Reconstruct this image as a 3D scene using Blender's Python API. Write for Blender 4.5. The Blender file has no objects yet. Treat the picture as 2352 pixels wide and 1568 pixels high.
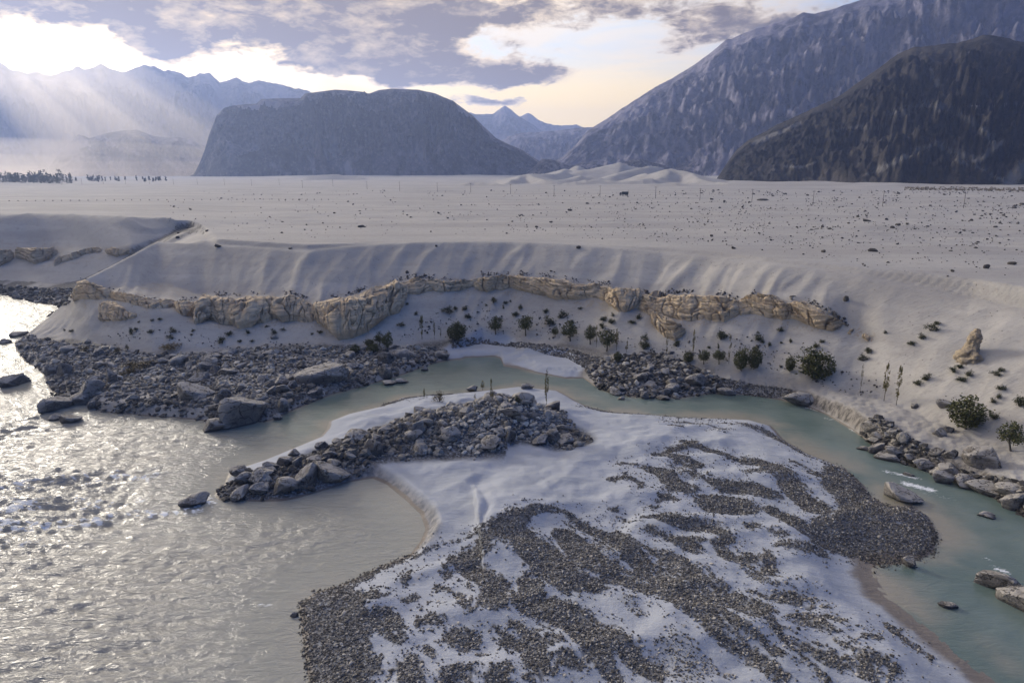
import bpy, math, random
import numpy as np
from mathutils import Vector, Matrix, Euler
R = math.radians
rng = np.random.default_rng(7)
random.seed(7)
scene = bpy.context.scene
col = scene.collection

# ---------------------------------------------------------------- camera
CAM_H = 40.0
PITCH = math.atan(425.0/1700.0)
cam = bpy.data.cameras.new('camera')
cam.lens = 24.0; cam.sensor_width = 36.0
cam.clip_start = 0.5; cam.clip_end = 60000.0
cam_o = bpy.data.objects.new('camera', cam); col.objects.link(cam_o)
cam_o.location = (0, 0, CAM_H)
cam_o.rotation_euler = (math.pi/2-PITCH, 0, 0)
scene.camera = cam_o

# ---------------------------------------------------------------- light and exposure
SUN_AZ, SUN_EL = R(-44.0), R(17.0)
EXPOSURE = 0.55
scene.view_settings.view_transform = 'Standard'
scene.view_settings.look = 'None'
scene.view_settings.exposure = EXPOSURE
scene.view_settings.gamma = 1.0
scene.view_settings.use_curve_mapping = False
scene.cycles.use_denoising = True
scene.cycles.max_bounces = 6
scene.cycles.volume_bounces = 1
scene.cycles.use_adaptive_sampling = True
scene.cycles.adaptive_threshold = 0.02
SUN_DIR = Vector((math.sin(SUN_AZ)*math.cos(SUN_EL), math.cos(SUN_AZ)*math.cos(SUN_EL), math.sin(SUN_EL)))
sl = bpy.data.lights.new('sun', 'SUN'); sl.energy = 2.2; sl.angle = R(12.0); sl.color = (1.0, 0.92, 0.79)
so = bpy.data.objects.new('sun', sl); col.objects.link(so)
so.rotation_euler = SUN_DIR.to_track_quat('Z', 'Y').to_euler()
so.location = (-300, 300, 200)

class NT:
    """small helper round a node tree"""
    def __init__(s, tree):
        s.t = tree; s.n = tree.nodes; s.l = tree.links
    def node(s, typ, **kw):
        nd = s.n.new(typ)
        for k, v in kw.items():
            setattr(nd, k, v)
        return nd
    def put(s, sock, v):
        if isinstance(v, bpy.types.NodeSocket): s.l.new(v, sock)
        elif v is not None:
            if sock.type == 'RGBA' and isinstance(v, (tuple, list)) and len(v) == 3: v = (*v, 1.0)
            sock.default_value = v
    def m(s, op, a, b=None, c=None, clamp=False):
        nd = s.node('ShaderNodeMath', operation=op); nd.use_clamp = clamp
        s.put(nd.inputs[0], a)
        if b is not None: s.put(nd.inputs[1], b)
        if c is not None: s.put(nd.inputs[2], c)
        return nd.outputs[0]
    def vm(s, op, a, b=None, scale=None):
        nd = s.node('ShaderNodeVectorMath', operation=op)
        s.put(nd.inputs[0], a)
        if b is not None: s.put(nd.inputs[1], b)
        if scale is not None: s.put(nd.inputs['Scale'], scale)
        return nd.outputs['Value'] if op in ('DOT_PRODUCT', 'LENGTH', 'DISTANCE') else nd.outputs[0]
    def mix(s, f, a, b, blend='MIX'):
        nd = s.node('ShaderNodeMix', data_type='RGBA', blend_type=blend); nd.clamp_factor = True
        s.put(nd.inputs[0], f); s.put(nd.inputs[6], a); s.put(nd.inputs[7], b)
        return nd.outputs[2]
    def smooth(s, x, lo, hi, a=0.0, b=1.0):
        nd = s.node('ShaderNodeMapRange', interpolation_type='SMOOTHSTEP')
        s.put(nd.inputs[0], x); s.put(nd.inputs[1], lo); s.put(nd.inputs[2], hi); s.put(nd.inputs[3], a); s.put(nd.inputs[4], b)
        return nd.outputs[0]
    def noise(s, vec, scale, detail=4.0, rough=0.55, dist=0.0, out=0):
        nd = s.node('ShaderNodeTexNoise')
        if vec is not None: s.put(nd.inputs['Vector'], vec)
        s.put(nd.inputs['Scale'], scale); s.put(nd.inputs['Detail'], detail); s.put(nd.inputs['Roughness'], rough); s.put(nd.inputs['Distortion'], dist)
        return nd.outputs[out]
    def vor(s, vec, scale, feature='F1', out=0, rand=1.0):
        nd = s.node('ShaderNodeTexVoronoi', feature=feature)
        if vec is not None: s.put(nd.inputs['Vector'], vec)
        s.put(nd.inputs['Scale'], scale); s.put(nd.inputs['Randomness'], rand)
        return nd.outputs[out]
    def mapv(s, vec, scale=(1, 1, 1), rot=(0, 0, 0), loc=(0, 0, 0)):
        nd = s.node('ShaderNodeMapping')
        s.put(nd.inputs[0], vec); nd.inputs[1].default_value = loc; nd.inputs[2].default_value = rot; nd.inputs[3].default_value = scale
        return nd.outputs[0]
    def attr(s, name, typ='GEOMETRY', out='Fac'):
        nd = s.node('ShaderNodeAttribute', attribute_type=typ); nd.attribute_name = name
        return nd.outputs[out]
    def ramp(s, f, stops):
        nd = s.node('ShaderNodeValToRGB'); s.put(nd.inputs[0], f)
        e = nd.color_ramp.elements
        while len(e) > 1: e.remove(e[-1])
        for i, (p, c) in enumerate(stops):
            q = e[0] if i == 0 else e.new(p)
            q.position = p; q.color = (*c, 1.0)
        return nd.outputs[0]
    def comb(s, x, y, z):
        nd = s.node('ShaderNodeCombineXYZ'); s.put(nd.inputs[0], x); s.put(nd.inputs[1], y); s.put(nd.inputs[2], z)
        return nd.outputs[0]
    def sep(s, v):
        nd = s.node('ShaderNodeSeparateXYZ'); s.put(nd.inputs[0], v); return nd.outputs

# picture-plane helper: photograph position (measured on a 2352 wide copy) -> direction in the place
FV = 1568.0
CP, SP = math.cos(PITCH), math.sin(PITCH)
def ray(x, y):
    u = (np.asarray(x, float)-1176.0)/FV; v = (784.0-np.asarray(y, float))/FV
    return u, CP+v*SP, -SP+v*CP
def az_el(x, y):
    dx, dy, dz = ray(x, y)
    return np.arctan2(dx, dy), np.arctan2(dz, np.hypot(dx, dy))
def at_z(x, y, z):
    dx, dy, dz = ray(x, y)
    t = (z-CAM_H)/dz
    return dx*t, dy*t

# ---------------------------------------------------------------- sky
def build_world():
    w = bpy.data.worlds.new('World'); scene.world = w; w.use_nodes = True
    T = NT(w.node_tree); T.n.clear()
    S = 0.1
    d = T.vm('NORMALIZE', T.node('ShaderNodeTexCoord').outputs['Generated'])
    X, Y, Z = T.sep(d)
    sky = T.node('ShaderNodeTexSky', sky_type='NISHITA')
    sky.sun_disc = False; sky.sun_elevation = SUN_EL; sky.sun_rotation = SUN_AZ
    sky.altitude = 2200; sky.air_density = 1.0; sky.dust_density = 1.5; sky.ozone_density = 1.0
    deg = 180/math.pi
    az = T.m('MULTIPLY', T.m('ARCTAN2', X, Y), deg)
    el = T.m('MULTIPLY', T.m('ARCSINE', Z), deg)
    sd = T.vm('DOT_PRODUCT', d, tuple(SUN_DIR))
    ang = T.m('MULTIPLY', T.m('ARCCOSINE', T.m('MINIMUM', sd, 0.99999)), deg)
    # clear air: soft blue, yellow towards the horizon, very bright round the hidden sun
    glow = T.m('POWER', 2.718, T.m('MULTIPLY', T.m('POWER', T.m('DIVIDE', ang, 11.5), 2.0), -1.0))
    glow2 = T.m('POWER', 2.718, T.m('DIVIDE', ang, -15.0))
    hor = T.smooth(el, 10.0, 4.5)
    base = T.mix(hor, (6.2, 7.2, 8.2), (15.0, 10.4, 3.0))
    base = T.mix(0.15, base, sky.outputs[0])
    base = T.mix(glow2, base, (34.0, 28.0, 19.5))
    base = T.mix(1.0, base, T.mix(glow, (0, 0, 0), (60.0, 50.0, 35.0)), 'ADD')
    # thin veils drawn across the clear air
    vl = T.noise(T.comb(T.m('MULTIPLY', az, .045), T.m('MULTIPLY', el, .26), 9.2), 1.6, 7.0, .6, .6)
    base = T.mix(T.m('MULTIPLY', T.smooth(vl, .42, .66), .8), base, T.mix(T.smooth(el, 5.0, 9.5), (14.0, 10.4, 4.4), (9.6, 8.2, 6.4)))
    # clouds: layered banks, drawn out sideways, thinner towards the right
    P = T.comb(T.m('MULTIPLY', az, 0.085), T.m('MULTIPLY', el, 0.20), 3.7)
    n1 = T.noise(P, 1.25, 9.0, 0.56, 0.35)
    n2 = T.noise(T.vm('ADD', P, (4.1, 0.25, 1.0)), 2.9, 7.0, 0.58, 0.2)
    n3 = T.noise(T.vm('ADD', P, (1.7, 2.25, 4.0)), 8.5, 6.0, 0.62, 0.5)
    n = T.m('ADD', T.m('ADD', T.m('MULTIPLY', T.m('SUBTRACT', n1, 0.5), 1.5), T.m('MULTIPLY', T.m('SUBTRACT', n2, 0.5), 1.5)), T.m('MULTIPLY', T.m('SUBTRACT', n3, 0.5), 1.1))
    wob = T.m('MULTIPLY', T.m('SUBTRACT', T.noise(P, 2.2, 4.0, 0.6), 0.5), 3.0)
    azw = T.m('ADD', az, T.m('MULTIPLY', wob, 2.2)); elw = T.m('ADD', el, wob)
    blobs = [  # (x, y, half width, half height, strength) on the photograph
        (20, 10, 110, 55, 1.0), (560, -5, 420, 75, 1.2), (300, 70, 130, 55, 1.0), (440, 85, 110, 45, .9), (740, 110, 110, 55, 0.9), (780, 40, 230, 60, .8),
        (880, 150, 110, 40, 1.1), (1050, 155, 200, 38, 1.15), (1230, 182, 110, 16, 0.6), (950, 75, 90, 40, 0.35), (1280, 8, 360, 40, 0.75), (1120, 60, 120, 40, .3),
        (1640, 65, 120, 36, 0.62), (1580, 90, 90, 12, .35), (1780, 35, 130, 30, 0.5), (1105, 238, 50, 13, 0.95), (1178, 241, 20, 8, 0.8),
        (350, 150, 150, 12, 0.4), (1570, 112, 40, 8, .4), (1330, 275, 160, 10, .3), (1180, 215, 150, 30, .22),
        (150, 90, 75, 70, -1.0), (70, 120, 170, 50, -.8), (560, 112, 95, 38, -0.9), (430, 160, 330, 26, -.8), (800, 195, 330, 20, -0.7), (1500, 150, 170, 70, -0.45), (1420, 240, 260, 50, -.6), (1100, 280, 200, 30, -.5), (860, 95, 40, 26, -.4)]
    tot = None
    for (x, y, hw, hh, s) in blobs:
        a0, e0 = az_el(x, y)
        a0, e0 = math.degrees(a0), math.degrees(e0)
        wa, we = hw/27.4, hh/27.4
        q = T.m('ADD', T.m('POWER', T.m('DIVIDE', T.m('SUBTRACT', azw, a0), wa), 2.0), T.m('POWER', T.m('DIVIDE', T.m('SUBTRACT', elw, e0), we), 2.0))
        b = T.m('MULTIPLY', T.smooth(q, 2.2, 0.0), s)
        tot = b if tot is None else T.m('ADD', tot, b)
    above = T.smooth(el, 12.0, 24.0, 0.0, 0.42)     # the cloud cover goes on overhead
    dens = T.m('ADD', T.m('ADD', T.m('MULTIPLY', n, 0.95), tot), T.m('SUBTRACT', above, 0.14))
    cov = T.smooth(dens, 0.0, T.smooth(az, -12.0, 14.0, 0.36, 0.75))
    core = T.smooth(dens, 0.12, 1.0)
    warm = T.smooth(ang, 48.0, 12.0)
    edge = T.mix(warm, (9.0, 7.2, 5.0), (13.5, 10.0, 5.2))
    dark = T.mix(warm, (1.75, 1.35, 1.15), (1.6, 1.15, .85))
    shade = T.m('ADD', core, T.m('ADD', T.m('MULTIPLY', T.m('SUBTRACT', n2, 0.52), 2.3), T.m('MULTIPLY', T.m('SUBTRACT', n3, 0.5), .9)), clamp=True)
    ccol = T.mix(shade, edge, dark)
    out = T.mix(cov, base, ccol)
    # away from the low sun the evening sky turns darker and bluer
    out = T.mix(T.smooth(ang, 46.0, 94.0), out, T.mix(1.0, out, (.065, .165, .49), 'MULTIPLY'))
    ground = T.smooth(el, 0.0, -4.0)
    out = T.mix(ground, out, (3.6, 3.5, 3.6))
    bg = T.node('ShaderNodeBackground'); T.put(bg.inputs[0], out); bg.inputs[1].default_value = S
    o = T.node('ShaderNodeOutputWorld'); T.l.new(bg.outputs[0], o.inputs['Surface'])
    w.cycles.sampling_method = 'MANUAL'; w.cycles.sample_map_resolution = 1024
build_world()

# ---------------------------------------------------------------- helpers
def noise2(x, y, seed=0):
    x = np.asarray(x, float); y = np.asarray(y, float)
    xi = np.floor(x).astype(np.int64); yi = np.floor(y).astype(np.int64)
    fx = x-xi; fy = y-yi
    def g(ix, iy, dx, dy):
        h = (ix*374761393 + iy*668265263 + seed*974711) & 0xffffffff
        h = ((h ^ (h >> 13))*1274126177) & 0xffffffff
        h = h ^ (h >> 16)
        a = (h & 0xffff)*(2*math.pi/65536.0)
        return np.cos(a)*dx+np.sin(a)*dy
    u = fx*fx*fx*(fx*(fx*6-15)+10); v = fy*fy*fy*(fy*(fy*6-15)+10)
    a = g(xi, yi, fx, fy); b = g(xi+1, yi, fx-1, fy); c = g(xi, yi+1, fx, fy-1); d = g(xi+1, yi+1, fx-1, fy-1)
    return ((a+(b-a)*u)*(1-v)+(c+(d-c)*u)*v)*1.5
def fbm(x, y, octv=4, seed=0, gain=0.5, lac=2.03):
    s = 0.0; a = 1.0; t = 0.0
    for i in range(octv):
        s = s+a*noise2(x, y, seed+i*17); t += a
        x = np.asarray(x)*lac+3.1; y = np.asarray(y)*lac-1.7; a *= gain
    return s/t
def ridged(x, y, octv=4, seed=0, gain=0.5):
    s = 0.0; a = 1.0; t = 0.0
    for i in range(octv):
        s = s+a*(1-np.abs(noise2(x, y, seed+i*17))*2); t += a
        x = np.asarray(x)*2.05+1.3; y = np.asarray(y)*2.05-2.7; a *= gain
    return s/t
def sstep(x, a, b):
    t = np.clip((x-a)/(b-a), 0, 1); return t*t*(3-2*t)
def poly_sdf(px, py, poly):
    """signed distance, positive inside"""
    px = np.asarray(px, float); py = np.asarray(py, float)
    d = np.full(px.shape, 1e18); inside = np.zeros(px.shape, bool)
    n = len(poly)
    for i in range(n):
        ax, ay = poly[i]; bx, by = poly[(i+1) % n]
        ex, ey = bx-ax, by-ay
        t = np.clip(((px-ax)*ex+(py-ay)*ey)/(ex*ex+ey*ey+1e-12), 0, 1)
        d = np.minimum(d, (px-ax-t*ex)**2+(py-ay-t*ey)**2)
        c = ((ay > py) != (by > py))
        with np.errstate(divide='ignore', invalid='ignore'):
            xs = (bx-ax)*(py-ay)/(by-ay+1e-30)+ax
        inside ^= c & (px < xs)
    return np.sqrt(d)*np.where(inside, 1, -1)
def line_d(px, py, pts):
    px = np.asarray(px, float); py = np.asarray(py, float)
    d = np.full(px.shape, 1e18); tt = np.zeros(px.shape); n = len(pts)-1
    for i in range(n):
        ax, ay = pts[i][:2]; bx, by = pts[i+1][:2]
        ex, ey = bx-ax, by-ay
        t = np.clip(((px-ax)*ex+(py-ay)*ey)/(ex*ex+ey*ey+1e-12), 0, 1)
        q = (px-ax-t*ex)**2+(py-ay-t*ey)**2
        m = q < d
        d = np.where(m, q, d); tt = np.where(m, (i+t)/n, tt)
    return np.sqrt(d), tt
def to_world(pts, z=0.0):
    a = np.array(pts, float); x, y = at_z(a[:, 0], a[:, 1], z)
    return np.stack([x, y], 1)

def mesh_np(name, verts, faces, mat=None, parent=None, smooth=True, attrs=None, link=True):
    """one mesh object from numpy arrays; faces (n,3) or (n,4)"""
    me = bpy.data.meshes.new(name)
    verts = np.ascontiguousarray(verts, np.float32); faces = np.ascontiguousarray(faces, np.int32)
    k = faces.shape[1]; n = len(faces)
    me.vertices.add(len(verts)); me.vertices.foreach_set('co', verts.ravel())
    me.loops.add(n*k); me.loops.foreach_set('vertex_index', faces.ravel())
    me.polygons.add(n); me.polygons.foreach_set('loop_start', np.arange(0, n*k, k, dtype=np.int32))
    me.polygons.foreach_set('loop_total', np.full(n, k, np.int32)) if False else None
    me.polygons.foreach_set('use_smooth', np.full(n, smooth, bool))
    me.update(calc_edges=True)
    for an, av in (attrs or {}).items():
        at = me.attributes.new(an, 'FLOAT', 'POINT'); at.data.foreach_set('value', np.ascontiguousarray(av, np.float32).ravel())
    if mat: me.materials.append(mat)
    if not link: return me
    o = bpy.data.objects.new(name, me); col.objects.link(o)
    if parent: o.parent = parent
    return o
def grid_faces(nr, nc):
    i = np.arange((nr-1)*(nc-1)); r = i//(nc-1); c = i % (nc-1); a = r*nc+c
    return np.stack([a, a+1, a+nc+1, a+nc], 1)
def obj(name, me, parent=None, loc=(0, 0, 0), rot=(0, 0, 0), scale=(1, 1, 1)):
    o = bpy.data.objects.new(name, me); col.objects.link(o)
    o.location = loc; o.rotation_euler = rot; o.scale = scale
    if parent: o.parent = parent
    return o
def empty(name, loc=(0, 0, 0), rz=0.0):
    o = bpy.data.objects.new(name, None); col.objects.link(o); o.location = loc; o.rotation_euler = (0, 0, rz); o.empty_display_size = 0.3
    return o
def tag(o, label=None, cat=None, group=None, kind=None):
    if label: o['label'] = label
    if cat: o['category'] = cat
    if group: o['group'] = group
    if kind: o['kind'] = kind
    return o
def material(name):
    m = bpy.data.materials.new(name); m.use_nodes = True
    T = NT(m.node_tree); bs = T.n['Principled BSDF']
    return m, T, bs
def bump(T, bs, h, strength, dist, prev=None):
    b = T.node('ShaderNodeBump'); b.inputs['Strength'].default_value = strength; b.inputs['Distance'].default_value = dist
    T.put(b.inputs['Height'], h)
    if prev is not None: T.put(b.inputs['Normal'], prev)
    if bs is not None: T.put(bs.inputs['Normal'], b.outputs[0])
    return b.outputs[0]
# ================================================================ LAND
# feature lines of the north bank, measured on the photograph: (x, y, height)
CREST = [(30,786,.3),(60,768,1.2),(120,720,4),(150,690,7),(170,662,11),(190,641,14),(250,612,16),(300,585,18),(360,553,19.5),(430,558,19.5),
         (500,563,19.5),(600,570,19.5),(706,577,19.5),(760,571,20),(850,563,20.5),(950,558,21),(1100,556,21),(1176,557,21),(1300,562,21),(1400,570,20.5),
         (1522,581,20),(1650,592,20),(1769,606,20),(1981,636,19.5),(2228,684,18),(2352,714,17.5),(2700,800,17)]
FOOT = [(30,788,.2),(60,782,1),(124,772,2),(212,786,3),(282,800,3),(353,811,3),(459,807,3),(600,793,3.2),(706,789,3.2),(776,789,3.2),(855,800,2.6),
        (943,789,2.4),(1031,779,2.4),(1102,772,2.6),(1172,772,2.6),(1243,779,2.6),(1313,789,2.6),(1366,800,2.6),(1419,811,2.8),(1490,818,3),(1560,829,3),
        (1628,842,3),(1698,853,3),(1769,860,3),(1840,874,3),(1910,888,3),(1981,895,3.2),(2051,923,3.2),(2122,955,3.2),(2193,983,3.4),(2263,1005,3.6),(2352,1035,3.8),(2600,1130,4)]
SHORE = [(28,795,0),(50,825,0),(100,858,0),(116,900,0),(122,942,0),(240,945,0),(340,953,0),(450,962,0),(530,975,0),(620,965,0),(680,938,0),(760,905,0),
         (840,885,0),(930,857,0),(990,836,0),(1030,826,0),(1060,824,0),(1140,821,0),(1150,822,0),(1155,842,0),(1230,855,0),(1300,870,0),(1340,868,0),(1372,892,0),(1450,910,0),(1560,913,0),
         (1640,903,0),(1720,906,0),(1790,915,0),(1850,930,0),(1900,950,0),(1960,985,0),(2000,1015,0),(2050,1050,0),(2150,1085,0),(2250,1120,0),(2352,1180,0),(2600,1290,0)]
BANK = [(30,790,.2),(80,812,1.2),(140,850,1.4),(160,905,1.3),(240,928,1.4),(340,935,1.4),(450,935,1.6),(530,938,2),(620,925,2),(680,905,1.6),(760,880,1.5),
        (840,865,1.3),(930,842,1.1),(1000,815,1),(1080,808,.8),(1180,803,.8),(1235,843,.75),(1340,853,.85),(1400,860,1.6),(1480,850,2.6),(1560,850,2.6),(1640,875,1.6),(1700,890,1.2),
        (1800,902,1.8),(1900,917,2.2),(1960,938,2.6),(2010,968,2.7),(2060,1003,2.6),(2150,1048,2.5),(2250,1092,2.3),(2352,1134,2.2),(2600,1240,2)]
CLIFF_B = [(150,700),(190,690),(254,688),(318,705),(402,715),(460,745),(551,757),(640,742),(720,750),(780,775),(837,772),(880,735),(930,690),(1013,672),(1119,672),
           (1243,682),(1331,692),(1420,712),(1500,735),(1560,750),(1628,743),(1698,735),(1769,740),(1875,758),(1940,760),(1975,772),(2050,800),(2200,850),(2352,900),(2600,980)]
CLIFF_T = [(150,688),(190,645),(254,668),(318,688),(402,694),(443,690),(475,675),(520,682),(593,677),(640,678),(672,675),(720,700),(741,688),(811,677),(855,659),(920,645),
           (955,638),(1060,646),(1119,634),(1158,630),(1278,637),(1331,650),(1380,655),(1419,660),(1460,668),(1500,680),(1540,675),(1607,673),(1650,677),(1698,690),(1750,673),
           (1805,692),(1840,690),(1875,704),(1910,722),(1940,748),(1975,768),(2050,760),(2200,790),(2352,820),(2600,900)]
NAZ = 1801
AZT = np.linspace(R(-82), R(82), NAZ)
def feat(pts):
    a = np.array(pts, float); x, y = at_z(a[:, 0], a[:, 1], a[:, 2])
    az = np.arctan2(x, y); r = np.hypot(x, y)
    o = np.argsort(az); return az[o], r[o], a[o, 2]
def tab(pts):
    az, r, z = feat(pts); return np.interp(AZT, az, r), np.interp(AZT, az, z)
rS, zS = tab(SHORE); rBk, zBk = tab(BANK); rF, zF = tab(FOOT); rC, zC = tab(CREST)
def smooth1(a, k):
    ker = np.hanning(k+2)[1:-1]; ker /= ker.sum()
    return np.convolve(np.pad(a, k//2, mode='edge'), ker, 'valid')
rF = smooth1(rF, 9); zF = smooth1(zF, 9); rC = smooth1(rC, 5); zC = smooth1(zC, 5)
def slope_hit(line, r0, z0, k):
    """where the sight line meets a slope through (r0,z0) with gradient k, per azimuth"""
    a = np.array(line, float); dx, dy, dz = ray(a[:, 0], a[:, 1]); az = np.arctan2(dx, dy); s = -dz/np.hypot(dx, dy)
    o = np.argsort(az); st = np.interp(AZT, az[o], s[o])
    r = (CAM_H-z0+r0*k)/(st+k); return r, CAM_H-st*r
rB, zB = slope_hit(CLIFF_B, rF, zF, math.tan(R(31)))
kup = math.tan(R(25))
rT, zT = slope_hit(CLIFF_T, rC, zC, kup)
# keep the order foot < cliff foot < cliff top < crest
bankw = sstep(AZT, az_el(1780, 905)[0], az_el(1830, 912)[0])       # undercut silt bank of the right channel
rBk = np.where(bankw > 0, rBk*(1-bankw)+np.minimum(rBk, rS+1.1)*bankw, rBk)
rBk = np.maximum(rBk, rS+0.8); rF = np.maximum(rF, rBk+0.5); rC = np.maximum(rC, rF+1.0)
fr = np.clip((rB-rF)/(rC-rF), 0.10, 0.62); rB = rF+fr*(rC-rF)
zB = zF+np.clip((zB-zF)/(zC-zF+1e-6), 0.12, 0.6)*(zC-zF)
fr2 = np.clip((rT-rF)/(rC-rF), fr+0.06, 0.85); rT = rF+fr2*(rC-rF)
zT = zF+np.clip((zT-zF)/(zC-zF+1e-6), (zB-zF)/(zC-zF+1e-6)+0.08, 0.88)*(zC-zF)
endc = sstep(AZT, az_el(1960, 765)[0], az_el(2060, 790)[0])      # no cliff on the right hand slope
zBs = zF+(zC-zF)*fr*1.08; zTs = zF+(zC-zF)*np.minimum(fr2*1.06, .97)
zB = zB*(1-endc)+zBs*endc; zT = zT*(1-endc)+zTs*endc
for a_ in (rB, zB, rT, zT): a_[:] = smooth1(a_, 5)
# ravine and the further bluff on the left
aL = az_el(470, 516)[0]; wR = sstep(AZT, aL, az_el(385, 545)[0])  # 1 = full ravine, 0 = plain
zG = np.interp(AZT, [az_el(60, 700)[0], az_el(250, 620)[0], az_el(390, 545)[0], aL], [-1.5, 7, 17.5, 20.8])
zG = np.where(AZT > aL, zC+0.2, zG)
rG = rC+np.maximum((zC-zG)*1.7, 1.0)+1.5
def tabz(pts): return tab(pts)
rFs, zFs = tab([(-300,668,0),(0,674,0),(60,690,0),(135,702,0),(170,704,0),(300,690,0),(470,650,0)])
rFf, zFf = tab([(-300,640,3),(0,646,3),(80,650,3),(160,652,3),(300,640,3),(470,600,6)])
rFb, zFb = tab([(-300,606,7),(0,610,7),(40,606,7),(100,612,7),(150,606,8),(230,596,9.5),(300,583,11.5),(380,560,15),(470,530,19)])
rFt, zFt = tab([(-300,570,11),(0,574,11),(60,568,11.5),(130,570,11.5),(220,572,12.3),(300,570,13.5),(380,550,17),(470,524,20)])
rFc, zFc = tab([(-300,492,23),(0,493,23),(100,491,23),(200,494,23),(260,497,23),(310,499,22.7),(380,503,22.3),(460,514,21.5),(560,520,21.4)])
def blend_far(r, z, k):
    ok = AZT < aL
    return np.where(ok, r, rG+k*2.0), np.where(ok, z, 20.9+0*z)
FAR = [blend_far(rFs, np.where(AZT > az_el(200, 640)[0], zG, zFs), 1)]
for k_, (r_, z_) in enumerate(((rFf, zFf), (rFb, zFb), (rFt, zFt), (rFc, zFc))):
    FAR.append(blend_far(r_, np.where(AZT > az_el(200, 640)[0], np.maximum(z_, zG), z_), k_+2))
for k_ in range(5):
    FAR[k_] = (smooth1(FAR[k_][0], 31), smooth1(FAR[k_][1], 31))
zG = smooth1(zG, 15)
zP = np.full(NAZ, 21.0)
left = AZT < az_el(34, 787)[0]          # open water left of the promontory: no near land there
def nz(z): return np.where(left, -2.0, z)
FEATS = [(rS-14, np.full(NAZ, -2.4)), (rS-3, np.full(NAZ, -.9)), (rS, nz(zS)), (rBk, nz(zBk)), (rF, nz(zF)), (rB, nz(zB)), (rT, nz(zT)), (rC, nz(zC)), (rG, nz(zG))]
FEATS += [(FAR[0][0]-6, smooth1(np.where(AZT < aL, np.minimum(zG, FAR[0][1]-1.2), 20.9), 31))]+FAR
FEATS += [(FAR[4][0]+60, 21+smooth1(np.where(AZT < aL, 1.0, 0.0), 81)), (np.full(NAZ, 700.0), zP), (np.full(NAZ, 9500.0), zP)]
RR = np.array([f[0] for f in FEATS]); ZZ = np.array([f[1] for f in FEATS])
for k_ in range(1, len(RR)): RR[k_] = np.maximum(RR[k_], RR[k_-1]+0.35)
def bank_raw(az, r):
    f = (az-AZT[0])/(AZT[1]-AZT[0]); i = np.clip(f.astype(int), 0, NAZ-2); t = np.clip(f-i, 0, 1)
    z = np.full(r.shape, -2.4)
    rp = RR[0][i]*(1-t)+RR[0][i+1]*t; zp = ZZ[0][i]*(1-t)+ZZ[0][i+1]*t
    for k in range(1, len(RR)):
        rk = RR[k][i]*(1-t)+RR[k][i+1]*t; zk = ZZ[k][i]*(1-t)+ZZ[k][i+1]*t
        m = (r >= rp) & (r < rk+1e-9)
        z = np.where(m, zp+(zk-zp)*(r-rp)/(rk-rp), z)
        rp, zp = rk, zk
    return np.where(r >= rp, zp, z)
# ---- the sand bar in the middle of the river
BAR_PX = [(735,1750),(722,1640),(700,1500),(692,1430),(688,1392),(720,1362),(800,1337),(870,1302),(940,1275),(965,1245),(978,1215),(966,1180),(932,1148),(888,1112),
          (856,1098),(800,1106),(740,1125),(680,1138),(600,1138),(545,1133),(512,1118),(528,1082),(600,1058),(670,1030),(735,1003),(752,985),(756,968),(800,950),(880,932),
          (920,914),(1000,906),(1090,900),(1190,888),(1280,897),(1345,932),(1400,947),(1480,951),(1560,958),(1650,961),(1720,964),(1772,978),(1800,1010),(1850,1040),
          (1940,1075),(1985,1115),(2000,1142),(2040,1162),(2092,1160),(2132,1186),(2152,1225),(2142,1268),(2090,1293),(2012,1302),(2016,1335),(2050,1380),(2110,1423),
          (2180,1480),(2262,1545),(2330,1600),(2480,1720)]
BAR = to_world(BAR_PX)
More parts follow.
